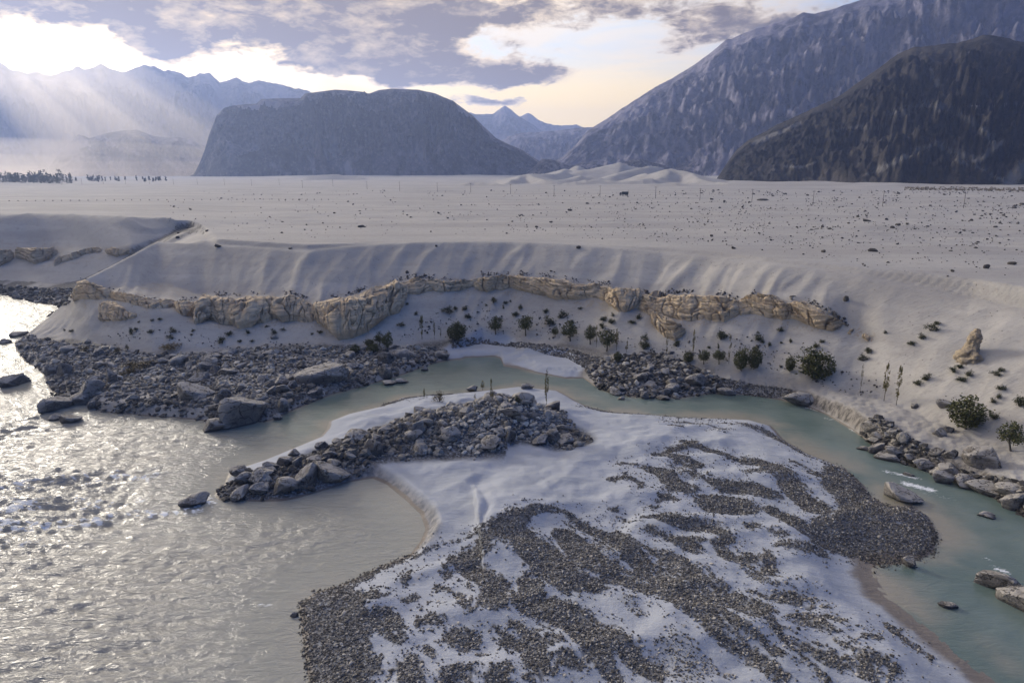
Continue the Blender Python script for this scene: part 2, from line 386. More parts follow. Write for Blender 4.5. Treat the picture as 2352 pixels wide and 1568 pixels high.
# boulder ridge: spine points with height and half width (metres)
SPINE = [(540,1118,1.0,3.0),(640,1095,1.6,5.0),(760,1052,2.2,5.0),(860,1012,2.8,6.0),(960,975,4.2,9.5),(1080,945,5.4,11.5),(1170,925,6.2,12.0),(1228,948,4.8,9.5),(1275,992,2.0,6.0)]
SPW = [(*[float(q) for q in at_z(x, y, h*0.8)], h, w) for (x, y, h, w) in SPINE]
SC_PX = [(806,1092),(855,1082),(905,1112),(945,1146),(980,1180),(990,1215),(975,1248)]
SCARP = to_world(SC_PX, 0.8)
WETSIDE = to_world([(1960,1290),(2012,1318),(2030,1360),(2090,1415),(2180,1490),(2281,1570),(2400,1660)])
NICK = to_world([(1085,1098),(1108,1140),(1122,1175),(1100,1225)], 1.2)
def bar_h(x, y):
    d = poly_sdf(x, y, BAR)
    w = 1.0+fbm(x*.18, y*.18, 3, 5)*.35
    z = np.where(d > 0, 1.45*(1-np.exp(-np.maximum(d, 0)/4.5)), np.maximum(d*np.where(x > 0, 0.085, .16), -2.4))*w
    dw_, _ = line_d(x, y, WETSIDE)                             # flat wet strand on the right hand side
    z = np.where(d > 0, z*(1-np.exp(-(dw_/6.5)**4)*(1-sstep(d, 1.0, 9.0)*.98))+.10*np.exp(-(dw_/6.5)**4)*sstep(d, .4, 2.2), z)
    dsc, _ = line_d(x, y, SCARP)
    near = np.exp(-(dsc/2.6)**2)
    z = np.where(d > 0, z+near*1.1*sstep(d, 0.5, 1.9), z)
    z = z+np.where(d > 0, sstep(d, 0, 7)*(1-.9*np.exp(-(dw_/5.5)**4))*(0.55*fbm(x*.07, y*.07, 3, 11)+0.75*np.maximum(ridged(x*.045+.03*y+.3*fbm(x*.05, y*.05, 2, 29), y*.085-.03*x, 2, 23)-.4, 0)+.10*fbm(x*.3-.2*y, y*.3+.2*x, 2, 31)+.03*fbm(x*.9, y*.9, 2, 3)), 0)
    dn, tn = line_d(x, y, NICK)                                # small slip face in the sand
    side = np.sign((NICK[-1][0]-NICK[0][0])*(y-NICK[0][1])-(NICK[-1][1]-NICK[0][1])*(x-NICK[0][0]))*dn
    z = z+np.where(d > 0, .9*sstep(side, -1.3, 1.1)*np.exp(-(np.maximum(side, 0)/11.0)**2)*sstep(tn, .0, .5)*sstep(dn, 13, 1), 0)
    ds, ts = line_d(x, y, [p[:2] for p in SPW])
    k = ts*(len(SPW)-1); hh = np.interp(k, np.arange(len(SPW)), [p[2] for p in SPW]); ww = np.interp(k, np.arange(len(SPW)), [p[3] for p in SPW])
    q = np.clip(ds/ww, 0, 1.3)
    m = hh*np.clip(1-q, 0, 1)**0.85*(1+.18*fbm(x*.25, y*.25, 3, 41))
    z = np.where(d > -4, np.maximum(z, m*0.95+z*np.exp(-m)), z)
    # scour hollow beside the ridge
    hx, hy = at_z(1335, 1000, 0.5)
    z = z-1.1*np.exp(-(((x-hx)/4.5)**2+((y-hy)/3.5)**2))
    return z, d
def dune(L, rr, rel=True):
    a = np.array(L, float); px = 1060.8+a[:, 0]*.27452; py = 350.5+a[:, 1]*.27452
    dx, dy, dz = ray(px, py); hh = np.hypot(dx, dy); rr = np.broadcast_to(np.array(rr, float), px.shape)
    return np.stack([dx/hh*rr, dy/hh*rr, np.maximum(CAM_H+rr*dz/hh-21.0, .4)], 1)
DUNES = [dune([(850,170),(895,140),(960,106),(1040,140),(1100,160)], 1750), dune([(1040,140),(1190,108),(1320,80),(1400,108),(1520,128),(1650,150)], 1600), dune([(1130,215),(1290,190),(1420,150),(1560,110),(1640,118)], [1250,1280,1330,1400,1450]),
         dune([(1450,275),(1570,245),(1690,190),(1742,130),(1830,150),(2000,212),(2120,265)], [1020,1080,1150,1230,1200,1100,1000]), dune([(700,270),(830,226),(980,203),(1020,186),(1160,208)], [1000,1060,1120,1170,1150]),
         dune([(340,262),(450,215),(560,175),(640,214),(760,246)], [960,1050,1150,1050,960]), dune([(560,175),(700,180),(800,176),(890,140)], [1150,1300,1450,1700]), dune([(880,262),(1000,240),(1150,232),(1400,236),(1560,210)], [950,980,1010,1050,1080]),
         dune([(1480,268),(1620,250),(1760,240)], 930), dune([(60,255),(110,240),(180,250),(260,248),(320,262)], [900,930,920,910,890]), dune([(1900,215),(2010,205),(2100,245),(2230,270)], [1150,1150,1050,950])]
# small lone dunes out on the left of the plain
DUNES += [dune([(x-1060.8)/.27452 for x in (0,)] and [((x-1060.8)/.27452, (y-350.5)/.27452) for (x, y) in L], rr) for L, rr in
          [([(112,440),(160,433),(215,436),(270,433),(328,437)], 790), ([(560,432),(610,435),(660,438),(700,441),(745,443)], [860,840,800,760,740]), ([(25,458),(55,456),(84,458)], 600), ([(810,457),(845,455),(880,457)], 610), ([(160,449),(260,449),(390,448)], 690), ([(470,449),(560,448)], 690), ([(525,460),(640,461)], 590), ([(720,404),(760,401),(830,405)], 1500)]]
def land(az, r):
    x = r*np.sin(az); y = r*np.cos(az)
    h = (bank_raw(az, r)*2+bank_raw(az, np.maximum(r-.9, 1))+bank_raw(az, r+.9))/4
    i = np.clip(((az-AZT[0])/(AZT[1]-AZT[0])).astype(int), 0, NAZ-1)
    rf, rc, rb, rt = rF[i], RR[7][i], rB[i], rT[i]
    # sand flutes on the slope above and below the cliffs, dying out on the plain
    s = np.clip((r-rf)/np.maximum(rc-rf, .5), -1, 2)
    sl = sstep(s, .03, .25)*sstep(s, 1.06, .82)*(h > 0.5)
    fl = az*150-s*11.0+3.2*fbm(az*14, s*.8, 2, 63)
    h = h+sl*np.interp(az, [az_el(1650,700)[0], az_el(2000,760)[0]], [1, .3])*np.clip(.75+1.3*fbm(az*9+4, s*.3, 2, 64), .15, 1.3)*(.85*np.maximum(ridged(fl*.15, s*.5+az*4, 2, 61), -.2)-.3+.22*fbm(x*.22, y*.22, 3, 62))
    farbl = (az < aL) & (r > RR[9][i]+4) & (r < RR[14][i]+8)
    s2 = np.clip((r-RR[11][i])/np.maximum(RR[14][i]-RR[11][i], .5), 0, 1.2)
    h = h+np.where(farbl, sstep(az, aL-.002, aL-.05)*sstep(s2, .2, .5)*sstep(s2, 1.1, .9)*(2.0*np.maximum(ridged(az*22+s2*1.1, s2*.4, 2, 71), -.3)-.5), 0)
    rocky = sstep(r, RR[2][i], RR[3][i])*sstep(r, rf+2, rf-1)
    h = h+rocky*(.35*fbm(x*.35, y*.35, 3, 77)+.25*fbm(x*1.3, y*1.3, 2, 78))*(h > -.5)
    # open plain: low swells, then the dune field in front of the valley
    pl = sstep(r, RR[14][i]+5, RR[14][i]+80)
    h = h+pl*(0.55*fbm(x*.012, y*.02, 3, 81)+.5*fbm(x*.05, y*.09, 2, 82)*sstep(r, 900, 250)+2.2*sstep(r, 330, 600)*np.maximum(fbm(x*.006, y*.013, 3, 84)-.12, 0)*2.0)
    # dunes of the valley mouth: crest lines with a steep and a gentle side
    dm = (r > 650) & (r < 2300) & (np.abs(az) < .7)
    if dm.any():
        xx = x[dm]; yy = y[dm]; hd = np.zeros(xx.shape)
        wx = xx+14*fbm(xx*.012, yy*.012, 3, 191); wy = yy+14*fbm(xx*.012, yy*.012, 3, 193)
        for C in DUNES:
            d_, t_ = line_d(wx, wy, C[:, :2]); k_ = t_*(len(C)-1); zc = np.interp(k_, np.arange(len(C)), C[:, 2])
            i0 = np.clip(k_.astype(int), 0, len(C)-2)
            sd_ = np.sign((C[i0+1, 0]-C[i0, 0])*(wy-C[i0, 1])-(C[i0+1, 1]-C[i0, 1])*(wx-C[i0, 0]))
            hd = np.maximum(hd, zc-d_/np.where(sd_ < 0, 2.3, 4.2))
        h[dm] = h[dm]+np.maximum(hd, 0)
    # swells of blown sand at the foot of the rock hills
    a2 = az_el(1660, 425)[0]
    h = h+np.interp(az, [a2-.02, a2+.02, a2+.5], [0, 6, 9])*sstep(r, 860, 1000)*(.45+.55*fbm(x*.008, y*.008, 2, 97))
    a3, a4 = az_el(600, 410)[0], az_el(1180, 410)[0]
    h = h+np.interp(az, [a3-.05, a3+.06, a4-.05, a4+.05], [0, 7, 7, 5])*sstep(r, 1300, 2000)*(.4+.6*np.abs(fbm(x*.004, y*.004, 2, 98)))
    return h
rows = np.concatenate([np.linspace(22, 60, 85, endpoint=False), np.linspace(60, 128, 165, endpoint=False), np.linspace(128, 300, 295, endpoint=False),
                       300*(900/300)**np.linspace(0, 1, 60, endpoint=False), np.linspace(900, 2300, 75, endpoint=False), 2300*(9400/2300)**np.linspace(0, 1, 14)])
azc = np.concatenate([np.linspace(R(-80), R(-41), 34, endpoint=False), np.linspace(R(-41), R(41), 540, endpoint=False), np.linspace(R(41), R(80), 34)])
GA, GR = np.meshgrid(azc, rows)
GX = GR*np.sin(GA); GY = GR*np.cos(GA)
GZ = land(GA, GR)
nearm = rows < 150
bz = np.full(GZ.shape, -5.0); bd = np.full(GZ.shape, -50.0)
bz[nearm], bd[nearm] = bar_h(GX[nearm], GY[nearm])
GZ = np.maximum(GZ, bz)
def look(az, r, G):
    fi = np.interp(r, rows, np.arange(len(rows))); fj = np.interp(az, azc, np.arange(len(azc)))
    i = np.clip(fi.astype(int), 0, len(rows)-2); j = np.clip(fj.astype(int), 0, len(azc)-2); t = fi-i; s = fj-j
    return (G[i, j]*(1-s)+G[i, j+1]*s)*(1-t)+(G[i+1, j]*(1-s)+G[i+1, j+1]*s)*t
def H(x, y):
    x = np.asarray(x, float); y = np.asarray(y, float)
    return look(np.arctan2(x, y), np.hypot(x, y), GZ)
def hit(px, py, water=True):
    """first place on the land (or water) seen at these photograph positions"""
    px = np.atleast_1d(np.asarray(px, float)); py = np.atleast_1d(np.asarray(py, float))
    dx, dy, dz = ray(px, py); az = np.arctan2(dx, dy); s = dz/np.hypot(dx, dy)
    fj = np.interp(az, azc, np.arange(len(azc))); j = np.clip(fj.astype(int), 0, len(azc)-2); t = fj-j
    prof = GZ[:, j]*(1-t)+GZ[:, j+1]*t
    if water: prof = np.maximum(prof, 0.0)
    zr = CAM_H+rows[:, None]*s[None, :]
    below = prof >= zr
    k = np.argmax(below, 0); k = np.clip(k, 1, len(rows)-1); c = np.arange(len(px))
    g0 = zr[k-1, c]-prof[k-1, c]; g1 = zr[k, c]-prof[k, c]
    f = np.clip(g0/(g0-g1+1e-9), 0, 1)
    r = rows[k-1]+(rows[k]-rows[k-1])*f
    x = r*np.sin(az); y = r*np.cos(az); z = CAM_H+r*s
    ok = below.any(0)
    return x, y, z, ok
# ---- small inlet behind the sand spit on the far shore
INLET = to_world([(1000,845),(1040,829),(1065,820),(1140,817),(1155,825),(1141,832),(1118,841),(1090,850),(1050,850)])
SPIT = to_world([(1020,816),(1060,802),(1108,791),(1178,799),(1184,814),(1301,823),(1343,846),(1341,853),(1305,878),(1277,865),(1155,856),(1112,846),(1120,838),(1157,826),(1143,816),(1065,819),(1042,829)])
mz = (GR > 100) & (GR < 190) & (np.abs(GA) < .5)
di = poly_sdf(GX[mz], GY[mz], INLET)
dsp = poly_sdf(GX[mz], GY[mz], SPIT)
v_ = GZ[mz]
v_ = np.where(dsp > -1, v_*(1-sstep(dsp, -.5, 2))+sstep(dsp, -.5, 2)*(np.minimum(v_, .95)), v_)
GZ[mz] = np.where(di > -.6, np.minimum(v_, .25-di*.5), v_)

# ---- gravel on the bar: stripes and patches left by the current
def zz2(L): return [(784+x/2.8333, 1014.6+y/2.8333, w/2.8333) for (x, y, w) in L]
def zz3(L): return [(1522+x/2.8333, 1014.6+y/2.8333, w/2.8333) for (x, y, w) in L]
STROKES = [zz2(s) for s in [
 [(470,740,26),(620,700,45),(750,660,50),(900,610,60),(1050,590,120),(1180,530,130),(1300,490,70),(1450,480,60),(1560,540,110)],
 [(1060,600,120),(850,750,130),(740,790,90)], [(1150,640,190),(1250,750,250),(1350,830,270),(1500,920,230),(1650,950,150),(1740,960,60)],
 [(800,800,130),(920,900,180),(1010,960,220),(1000,1080,150)], [(1200,930,150),(1250,1060,230),(1400,1120,240),(1550,1200,210),(1650,1330,190),(1720,1450,120),(1800,1550,90)],
 [(1450,620,130),(1560,720,230),(1650,830,210),(1800,900,170),(1950,960,140),(2100,1000,120)], [(1560,560,80),(1750,640,130),(1900,760,150),(2000,900,130),(2150,980,140),(2352,1100,170)],
 [(1780,600,80),(1900,680,75),(2050,760,75),(2200,850,105),(2352,950,95)], [(2000,600,60),(2150,650,60),(2300,720,60)], [(1830,520,40),(1950,560,45)],
 [(1970,530,60),(2150,520,100),(2352,560,140)], [(150,1000,130),(230,1000,100)], [(450,830,40),(440,890,60)], [(270,1130,130),(330,1200,120),(400,1270,90)], [(420,1040,50),(480,1020,50)],
 [(600,1040,50),(640,1050,50)], [(520,1180,90),(600,1130,75),(650,1180,90)], [(640,940,60),(700,960,40)], [(690,860,45),(700,870,45)], [(760,1000,60),(780,1090,120)], [(760,1270,90),(820,1300,120)],
 [(540,1350,80),(580,1390,80)], [(450,1420,80),(430,1500,120),(450,1568,120)], [(700,1510,160),(790,1480,100)], [(900,1390,60),(930,1390,50)], [(1020,1250,60),(1080,1330,110),(1180,1370,90)],
 [(1130,1210,80),(1200,1260,120),(1300,1340,150),(1360,1340,120)], [(1280,1430,110),(1330,1470,100)], [(1460,1450,160),(1530,1470,120)], [(1010,1540,180),(1080,1500,120)], [(1200,1540,100),(1250,1568,90)],
 [(1800,1270,90),(1870,1350,110),(1960,1440,140),(2050,1500,120)], [(180,1480,190),(240,1400,90)], [(330,1440,60),(300,1500,60)],
 [(1830,160,60),(1950,180,60),(2080,220,90),(2150,290,100),(2250,330,90)], [(1790,270,40),(1850,250,40),(1950,300,60),(1930,360,30)], [(2060,400,50),(2120,380,60)], [(2000,460,40),(2040,450,40)],
 [(2030,110,30),(2150,80,60),(2300,40,60)], [(2200,150,90),(2300,180,80)], [(1750,465,30),(1790,470,25)], [(1700,490,25),(1850,530,30)]]]
STROKES += [zz3(s) for s in [
 [(150,20,50),(300,70,70),(450,120,80),(620,160,90),(740,210,100),(830,290,120),(900,370,130),(1000,450,150)], [(850,140,30),(950,190,40),(1040,230,60)], [(560,230,40),(680,220,80),(800,270,70)],
 [(300,270,60),(420,310,130),(560,330,130),(700,370,100)], [(350,420,200),(480,430,200)], [(0,540,110),(150,560,130),(320,570,120),(430,650,100)], [(160,650,80),(240,660,60)], [(580,580,70),(610,570,50)],
 [(740,600,45),(770,605,45)], [(700,460,60),(850,540,95),(960,600,100)], [(780,680,80),(900,690,90),(1000,700,90)], [(350,690,90),(440,790,110),(560,790,90),(700,760,95),(720,860,80)],
 [(540,830,60),(640,920,60),(730,950,35)], [(640,880,50),(700,900,50)], [(880,955,50),(960,1000,65),(1040,1050,45)], [(560,1000,45),(700,1050,70),(850,1050,110),(920,1080,70)],
 [(800,1210,60),(950,1190,130),(1060,1240,60)], [(1050,1150,50),(1130,1170,65)], [(1290,1285,55),(1380,1280,75)], [(1460,1170,45),(1540,1230,50),(1650,1290,55),(1720,1340,40)],
 [(0,730,60),(130,780,70),(220,860,90),(300,930,100),(420,1020,120),(560,1110,120),(680,1190,80),(760,1290,45),(900,1400,45),(1050,1520,45)], [(620,1100,80),(660,1140,70)],
 [(0,900,130),(120,960,140),(260,1040,140),(380,1130,120),(480,1220,100),(600,1290,90),(740,1390,100),(800,1400,70)], [(40,1010,120),(160,1110,130),(280,1190,140),(340,1270,90),(420,1340,70),(560,1400,90),(680,1460,110),(760,1540,120)],
 [(820,1300,35),(950,1350,55),(1030,1380,90),(1160,1450,90)], [(1160,1330,40),(1250,1400,50),(1320,1450,80)], [(1380,1450,110),(1480,1500,80)], [(1310,1530,90),(1350,1560,80)],
 [(0,100,60),(130,130,110),(230,170,70)], [(200,240,70),(250,250,50)], [(60,330,110),(150,350,80)], [(0,390,80),(60,400,60)]]]
STROKES += [[(1530,966,9),(1585,968,11),(1624,978,10),(1664,990,9)], [(1654,968,9),(1693,972,12),(1732,980,18),(1760,988,24),(1790,1005,12)], [(1540,986,9),(1560,990,10)], [(1790,1003,6),(1850,1036,7),(1940,1071,8),(1985,1110,10)],
            [(880,915,12),(960,905,14),(1040,905,12)], [(1340,928,8),(1420,938,6),(1560,950,5),(1650,955,6)]]
SPARSE = [zz2(s) for s in [[(2150,1380,220),(2250,1480,240)], [(1650,680,130),(1750,800,120)], [(1850,1050,90),(1930,1130,90)]]]+[zz3(s) for s in [[(60,1330,120),(200,1400,140),(320,1480,140),(420,1540,120)], [(450,1250,70),(640,1330,60)], [(200,240,120),(100,200,150)]]]
GPOLY = [to_world([(695,1430),(690,1392),(722,1362),(800,1338),(870,1303),(935,1278),(960,1272),(930,1290),(860,1325),(812,1350),(820,1385),(845,1420),(855,1460),(850,1500),(845,1568),(850,1750),(735,1750),(722,1640),(703,1540)]),
         to_world([(a[0], a[1]) for a in zz3([(1030,270,0),(1060,180,0),(1180,220,0),(1290,290,0),(1350,370,0),(1480,430,0),(1600,430,0),(1680,480,0),(1750,550,0),(1785,620,0),(1750,720,0),(1600,780,0),(1400,810,0),(1250,760,0),(1100,740,0),(950,700,0),(940,640,0),(960,580,0),(1090,560,0),(1150,500,0),(1110,410,0),(1050,350,0)])])]
def stroke_world(S):
    a = np.array(S); x, y = at_z(a[:, 0], a[:, 1], 1.0)
    dist = np.sqrt(x*x+y*y+39**2)
    return np.stack([x, y, a[:, 2]*.5/FV*dist*1.25], 1)      # slightly widened for the slant
SWD = [stroke_world(s) for s in STROKES]; SPD = [stroke_world(s) for s in SPARSE]
def gravel(x, y):
    """0..1 share of the ground hidden under cobbles"""
    g = np.full(np.shape(x), -9.0); gs = np.full(np.shape(x), -9.0)
    for lst, out in ((SWD, g), (SPD, gs)):
        for S in lst:
            m = (x > S[:, 0].min()-4) & (x < S[:, 0].max()+4) & (y > S[:, 1].min()-5) & (y < S[:, 1].max()+5)
            if not m.any(): continue
            d, t = line_d(x[m], y[m], S[:, :2]); k = t*(len(S)-1); w = np.interp(k, np.arange(len(S)), S[:, 2])
            i0 = np.clip(k.astype(int), 0, len(S)-2)
            sg = np.sign((S[i0+1, 0]-S[i0, 0])*(y[m]-S[i0, 1])-(S[i0+1, 1]-S[i0, 1])*(x[m]-S[i0, 0]))
            L = np.concatenate([[0], np.cumsum(np.hypot(*np.diff(S[:, :2], axis=0).T))]); al = np.interp(k, np.arange(len(S)), L)
            st = fbm(al*.11+S[0, 0]*3.1, sg*d*1.0+S[0, 1]*1.7, 3, 207)          # streaks run along the stripe
            out[m] = np.maximum(out[m], np.minimum(w-d, 1.3)+1.6*st+.15)
    for P in GPOLY: g = np.maximum(g, np.minimum(poly_sdf(x, y, P), 1.6)+.5)
    u = (x-y)*.7071; v = (x+y)*.7071                      # stripes follow the current
    n = fbm(u*.20, v*.75, 3, 201); n2 = fbm(x*1.6, y*1.6, 3, 202); n3 = fbm(u*.45, v*1.9, 2, 203)
    a = sstep(g+n*.5+n2*.8, -.1, .7)*np.clip(.92+.5*n3+.45*n2, .3, 1)
    b = .34*sstep(gs+n*1.2, 0, .8)
    c = .07*sstep(g+n*2.4+n2*.6, -1.7, 0)
    return np.clip(np.maximum(np.maximum(a, b), c), 0, 1)
GG = np.zeros(GZ.shape); gm = (bd > -3) & (GR < 135)
GG[gm] = gravel(GX[gm], GY[gm])
WH = np.zeros(GZ.shape); WH[nearm] = sstep(bd[nearm], -6, -1)
WH[mz] = np.maximum(WH[mz], sstep(dsp, -1.0, .3))
# rock belts on the land
ii = np.clip(((GA-AZT[0])/(AZT[1]-AZT[0])).astype(int), 0, NAZ-1)
dl_, tl_ = line_d(GX, GY, [p[:2] for p in SPW])
ww_ = np.interp(tl_*(len(SPW)-1), np.arange(len(SPW)), [p[3] for p in SPW])
RK = np.maximum(sstep(dl_/ww_, 1.15, .85), sstep(GR, RR[2][ii]-2, RR[3][ii])*sstep(GR, rF[ii]+1, rF[ii]-2)*(np.where(GA < az_el(1040, 820)[0], 1.0, np.where(GA < az_el(1640, 870)[0], .75, .25))))
RK = np.maximum(RK, ((GA < aL) & (GR > FAR[0][0][ii]-4) & (GR < FAR[1][0][ii]+1))*1.0)
CF = sstep(GR, rB[ii]-1.6, rB[ii]-.3)*sstep(GR, rT[ii]+1.4, rT[ii]+.2)*(1-endc[ii])*(GA > az_el(160, 680)[0])
CF = np.maximum(CF, .8*((GA < aL) & (GR > FAR[2][0][ii]-1) & (GR < FAR[3][0][ii]+1)))
dsc_ = np.full(GZ.shape, 99.0); dsc_[nearm] = line_d(GX[nearm], GY[nearm], SCARP)[0]
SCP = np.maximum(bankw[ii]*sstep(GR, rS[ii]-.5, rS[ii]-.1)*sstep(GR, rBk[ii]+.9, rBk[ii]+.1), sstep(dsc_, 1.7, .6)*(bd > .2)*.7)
RK *= sstep(fbm(GX*.11, GY*.11, 3, 221)+.5*(GR < 100), -.22, .12)*.8+.2
RK[mz] *= 1-sstep(dsp, -1.5, 0)
RBP = to_world([(1975,985),(2010,978),(2060,1008),(2110,1040),(2180,1072),(2250,1094),(2352,1134),(2420,1160),(2420,1225),(2352,1185),(2250,1130),(2150,1097),(2080,1072),(2020,1032)], 1.2)
RK[nearm] = np.maximum(RK[nearm], sstep(poly_sdf(GX[nearm], GY[nearm], RBP), -.8, .6)*.9)
verts = np.stack([GX, GY, GZ], -1).reshape(-1, 3)

def mat_land():
    m, T, bs = material('sand')
    pos = T.node('ShaderNodeNewGeometry').outputs['Position']
    X, Y, Z = T.sep(pos)
    wh = T.attr('bar'); gr = T.attr('gravel'); rk = T.attr('rocky')
    n1 = T.noise(pos, .035, 4); n2 = T.noise(pos, .4, 5, .6); n3 = T.noise(pos, 3.0, 4, .65)
    st = T.noise(T.mapv(pos, (.02, .11, .3)), 1.0, 5, .6)
    base = T.mix(T.smooth(n1, .35, .68), (.415, .398, .375), (.36, .35, .343))
    base = T.mix(T.m('MULTIPLY', T.smooth(st, .5, .72), .5), base, (.50, .475, .445))
    base = T.mix(T.m('MULTIPLY', T.smooth(n2, .52, .72), .35), base, (.27, .25, .235))
    st2 = T.noise(T.mapv(pos, (.006, .05, .2), (0, 0, .06)), 1.0, 6, .65)
    base = T.mix(T.m('MULTIPLY', T.smooth(st2, .42, .62), .55), base, (.30, .285, .275))
    base = T.mix(T.m('MULTIPLY', T.smooth(T.noise(pos, .9, 6, .75), .52, .7), .45), base, (.22, .21, .20))
    bar = T.mix(T.smooth(T.noise(T.mapv(pos, (.12, .3, .3)), 1.0, 4, .6), .35, .7), (.395, .42, .475), (.34, .365, .415))
    c = T.mix(wh, base, bar)
    c = T.mix(T.m('MULTIPLY', rk, T.smooth(n3, .2, .6)), c, (.075, .072, .07))
    cf = T.attr('cliffy')
    c = T.mix(T.m('MULTIPLY', cf, T.smooth(T.m('ADD', n3, T.m('MULTIPLY', n2, .5)), .72, .92)), c, (.33, .285, .23))
    c = T.mix(T.m('MULTIPLY', T.smooth(gr, .15, .9), .8), c, (.085, .082, .08))
    speck = T.vor(pos, 1.1); c = T.mix(T.m('MULTIPLY', T.m('MULTIPLY', T.smooth(speck, .16, .08), T.smooth(n2, .5, .6)), T.m('SUBTRACT', 1.0, wh)), c, (.12, .11, .10))
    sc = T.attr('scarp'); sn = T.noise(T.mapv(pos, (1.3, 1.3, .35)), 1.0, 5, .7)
    c = T.mix(T.m('MULTIPLY', sc, .9), c, T.mix(T.smooth(sn, .38, .62), (.07, .065, .062), (.30, .275, .25)))  # dark stripes of damp silt and undercut shade, both put into the colour
    wet = T.smooth(T.m('ADD', Z, T.m('MULTIPLY', T.m('SUBTRACT', n2, .5), .25)), .22, .08)
    c = T.mix(T.m('MULTIPLY', wet, .9), c, (.15, .125, .105))
    T.put(bs.inputs['Base Color'], c)
    T.put(bs.inputs['Roughness'], T.m('SUBTRACT', .95, T.m('MULTIPLY', wet, .4)))
    bs.inputs['Specular IOR Level'].default_value = .25
    h = T.m('ADD', T.m('MULTIPLY', n3, .25), T.m('MULTIPLY', n2, .8))
    rip = T.noise(T.mapv(pos, (.5, 2.2, 1.0), (0, 0, .35)), 1.0, 3, .5)
    h = T.m('ADD', h, T.m('MULTIPLY', rip, .35))
    bump(T, bs, h, .55, .35)
    return m
LAND_M = mat_land()
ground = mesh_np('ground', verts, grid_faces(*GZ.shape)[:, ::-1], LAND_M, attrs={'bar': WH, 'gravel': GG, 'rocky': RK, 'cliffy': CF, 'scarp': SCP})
tag(ground, 'pale sand plain, bluff slopes and gravel bar of the river valley', kind='structure')

# ---------------------------------------------------------------- river
wr = np.concatenate([np.linspace(20, 60, 110, endpoint=False), np.linspace(60, 135, 175, endpoint=False), np.linspace(135, 290, 95)])
wa = np.concatenate([np.linspace(R(-78), R(-42), 30, endpoint=False), np.linspace(R(-42), R(42), 470, endpoint=False), np.linspace(R(42), R(78), 30)])
WA, WR_ = np.meshgrid(wa, wr); WX = WR_*np.sin(WA); WY = WR_*np.cos(WA)
LZ = look(WA, WR_, GZ)
dbar = poly_sdf(WX, WY, BAR)
mainr = sstep(-dbar, 1.0, 16)*sstep(WX, 6, -10)*sstep(WX*0.6+WY, 175, 60)**.6
mainr = np.where(WX < 0, sstep(-dbar, .5, 18)*np.where(WY > 100, sstep(WX+WY*.32, -8, -22), sstep(WX, 2, -14)), 0)
rapid = np.zeros(WX.shape); foam = np.zeros(WX.shape)
def wstroke(pts, w):
    P = to_world(pts); d, t = line_d(WX, WY, P); return np.exp(-(d/w)**2)
for P, w, a in [([(-80,1120),(150,1105),(330,1095)], 3.0, .8), ([(-80,1165),(120,1160),(300,1150)], 2.4, .9), ([(-80,1205),(100,1205),(260,1190)], 2.2, 1.0), ([(300,1185),(400,1178),(470,1160)], 1.6, .9), ([(-60,1250),(120,1245)], 2.0, .5), ([(0,1000),(60,985)], 2.5, .6), ([(-60,985),(40,970)], 2.5, .5)]:
    g_ = wstroke(P, w); rapid = np.maximum(rapid, g_*a)
cr = (.30*ridged(WX*.13+WY*.05, WY*.34-WX*.10, 3, 301, .5)+.20*ridged(WX*.42+WY*.1, WY*.95-WX*.28, 2, 303, .5)+.3*fbm(WX*.05, WY*.09, 2, 305))
swirl = .06*fbm(WX*.5, WY*.9, 3, 307)+.03*fbm(WX*1.4, WY*2.0, 2, 309)
WZ = (cr-.25)*(.85*mainr+1.5*rapid*mainr)+swirl*(.35+1.2*mainr)
WZ *= sstep(-LZ, -.3, .5)*.9+.1
fz = fbm(WX*.9, WY*1.6, 3, 311)
foam = rapid*sstep(cr+.55*fz, .10, .42)*1.35
for P, w, a in [([(455,1150),(490,1142),(545,1132)], .8, .9), ([(460,1172),(440,1180)], .8, .8), ([(1850,935),(1885,945)], .5, .8), ([(1895,960),(1935,968)], .5, .8), ([(1960,985),(2000,1003)], .9, 1.0), ([(2035,1082),(2110,1098)], .7, .9),
                ([(2080,1110),(2140,1125)], .8, 1.1), ([(2090,1125),(2190,1145)], .6, .6), ([(2260,1280),(2282,1288)], .5, .7), ([(2290,1305),(2310,1312)], .6, 1.0), ([(600,1388),(625,1390)], .5, .8), ([(1290,900),(1400,915)], 1.5, .25), ([(800,925),(880,915)], 1.2, .3), ([(0,945),(50,960)], 1, .5)]:
    foam = np.maximum(foam, wstroke(P, w*1.3)*a*.75)
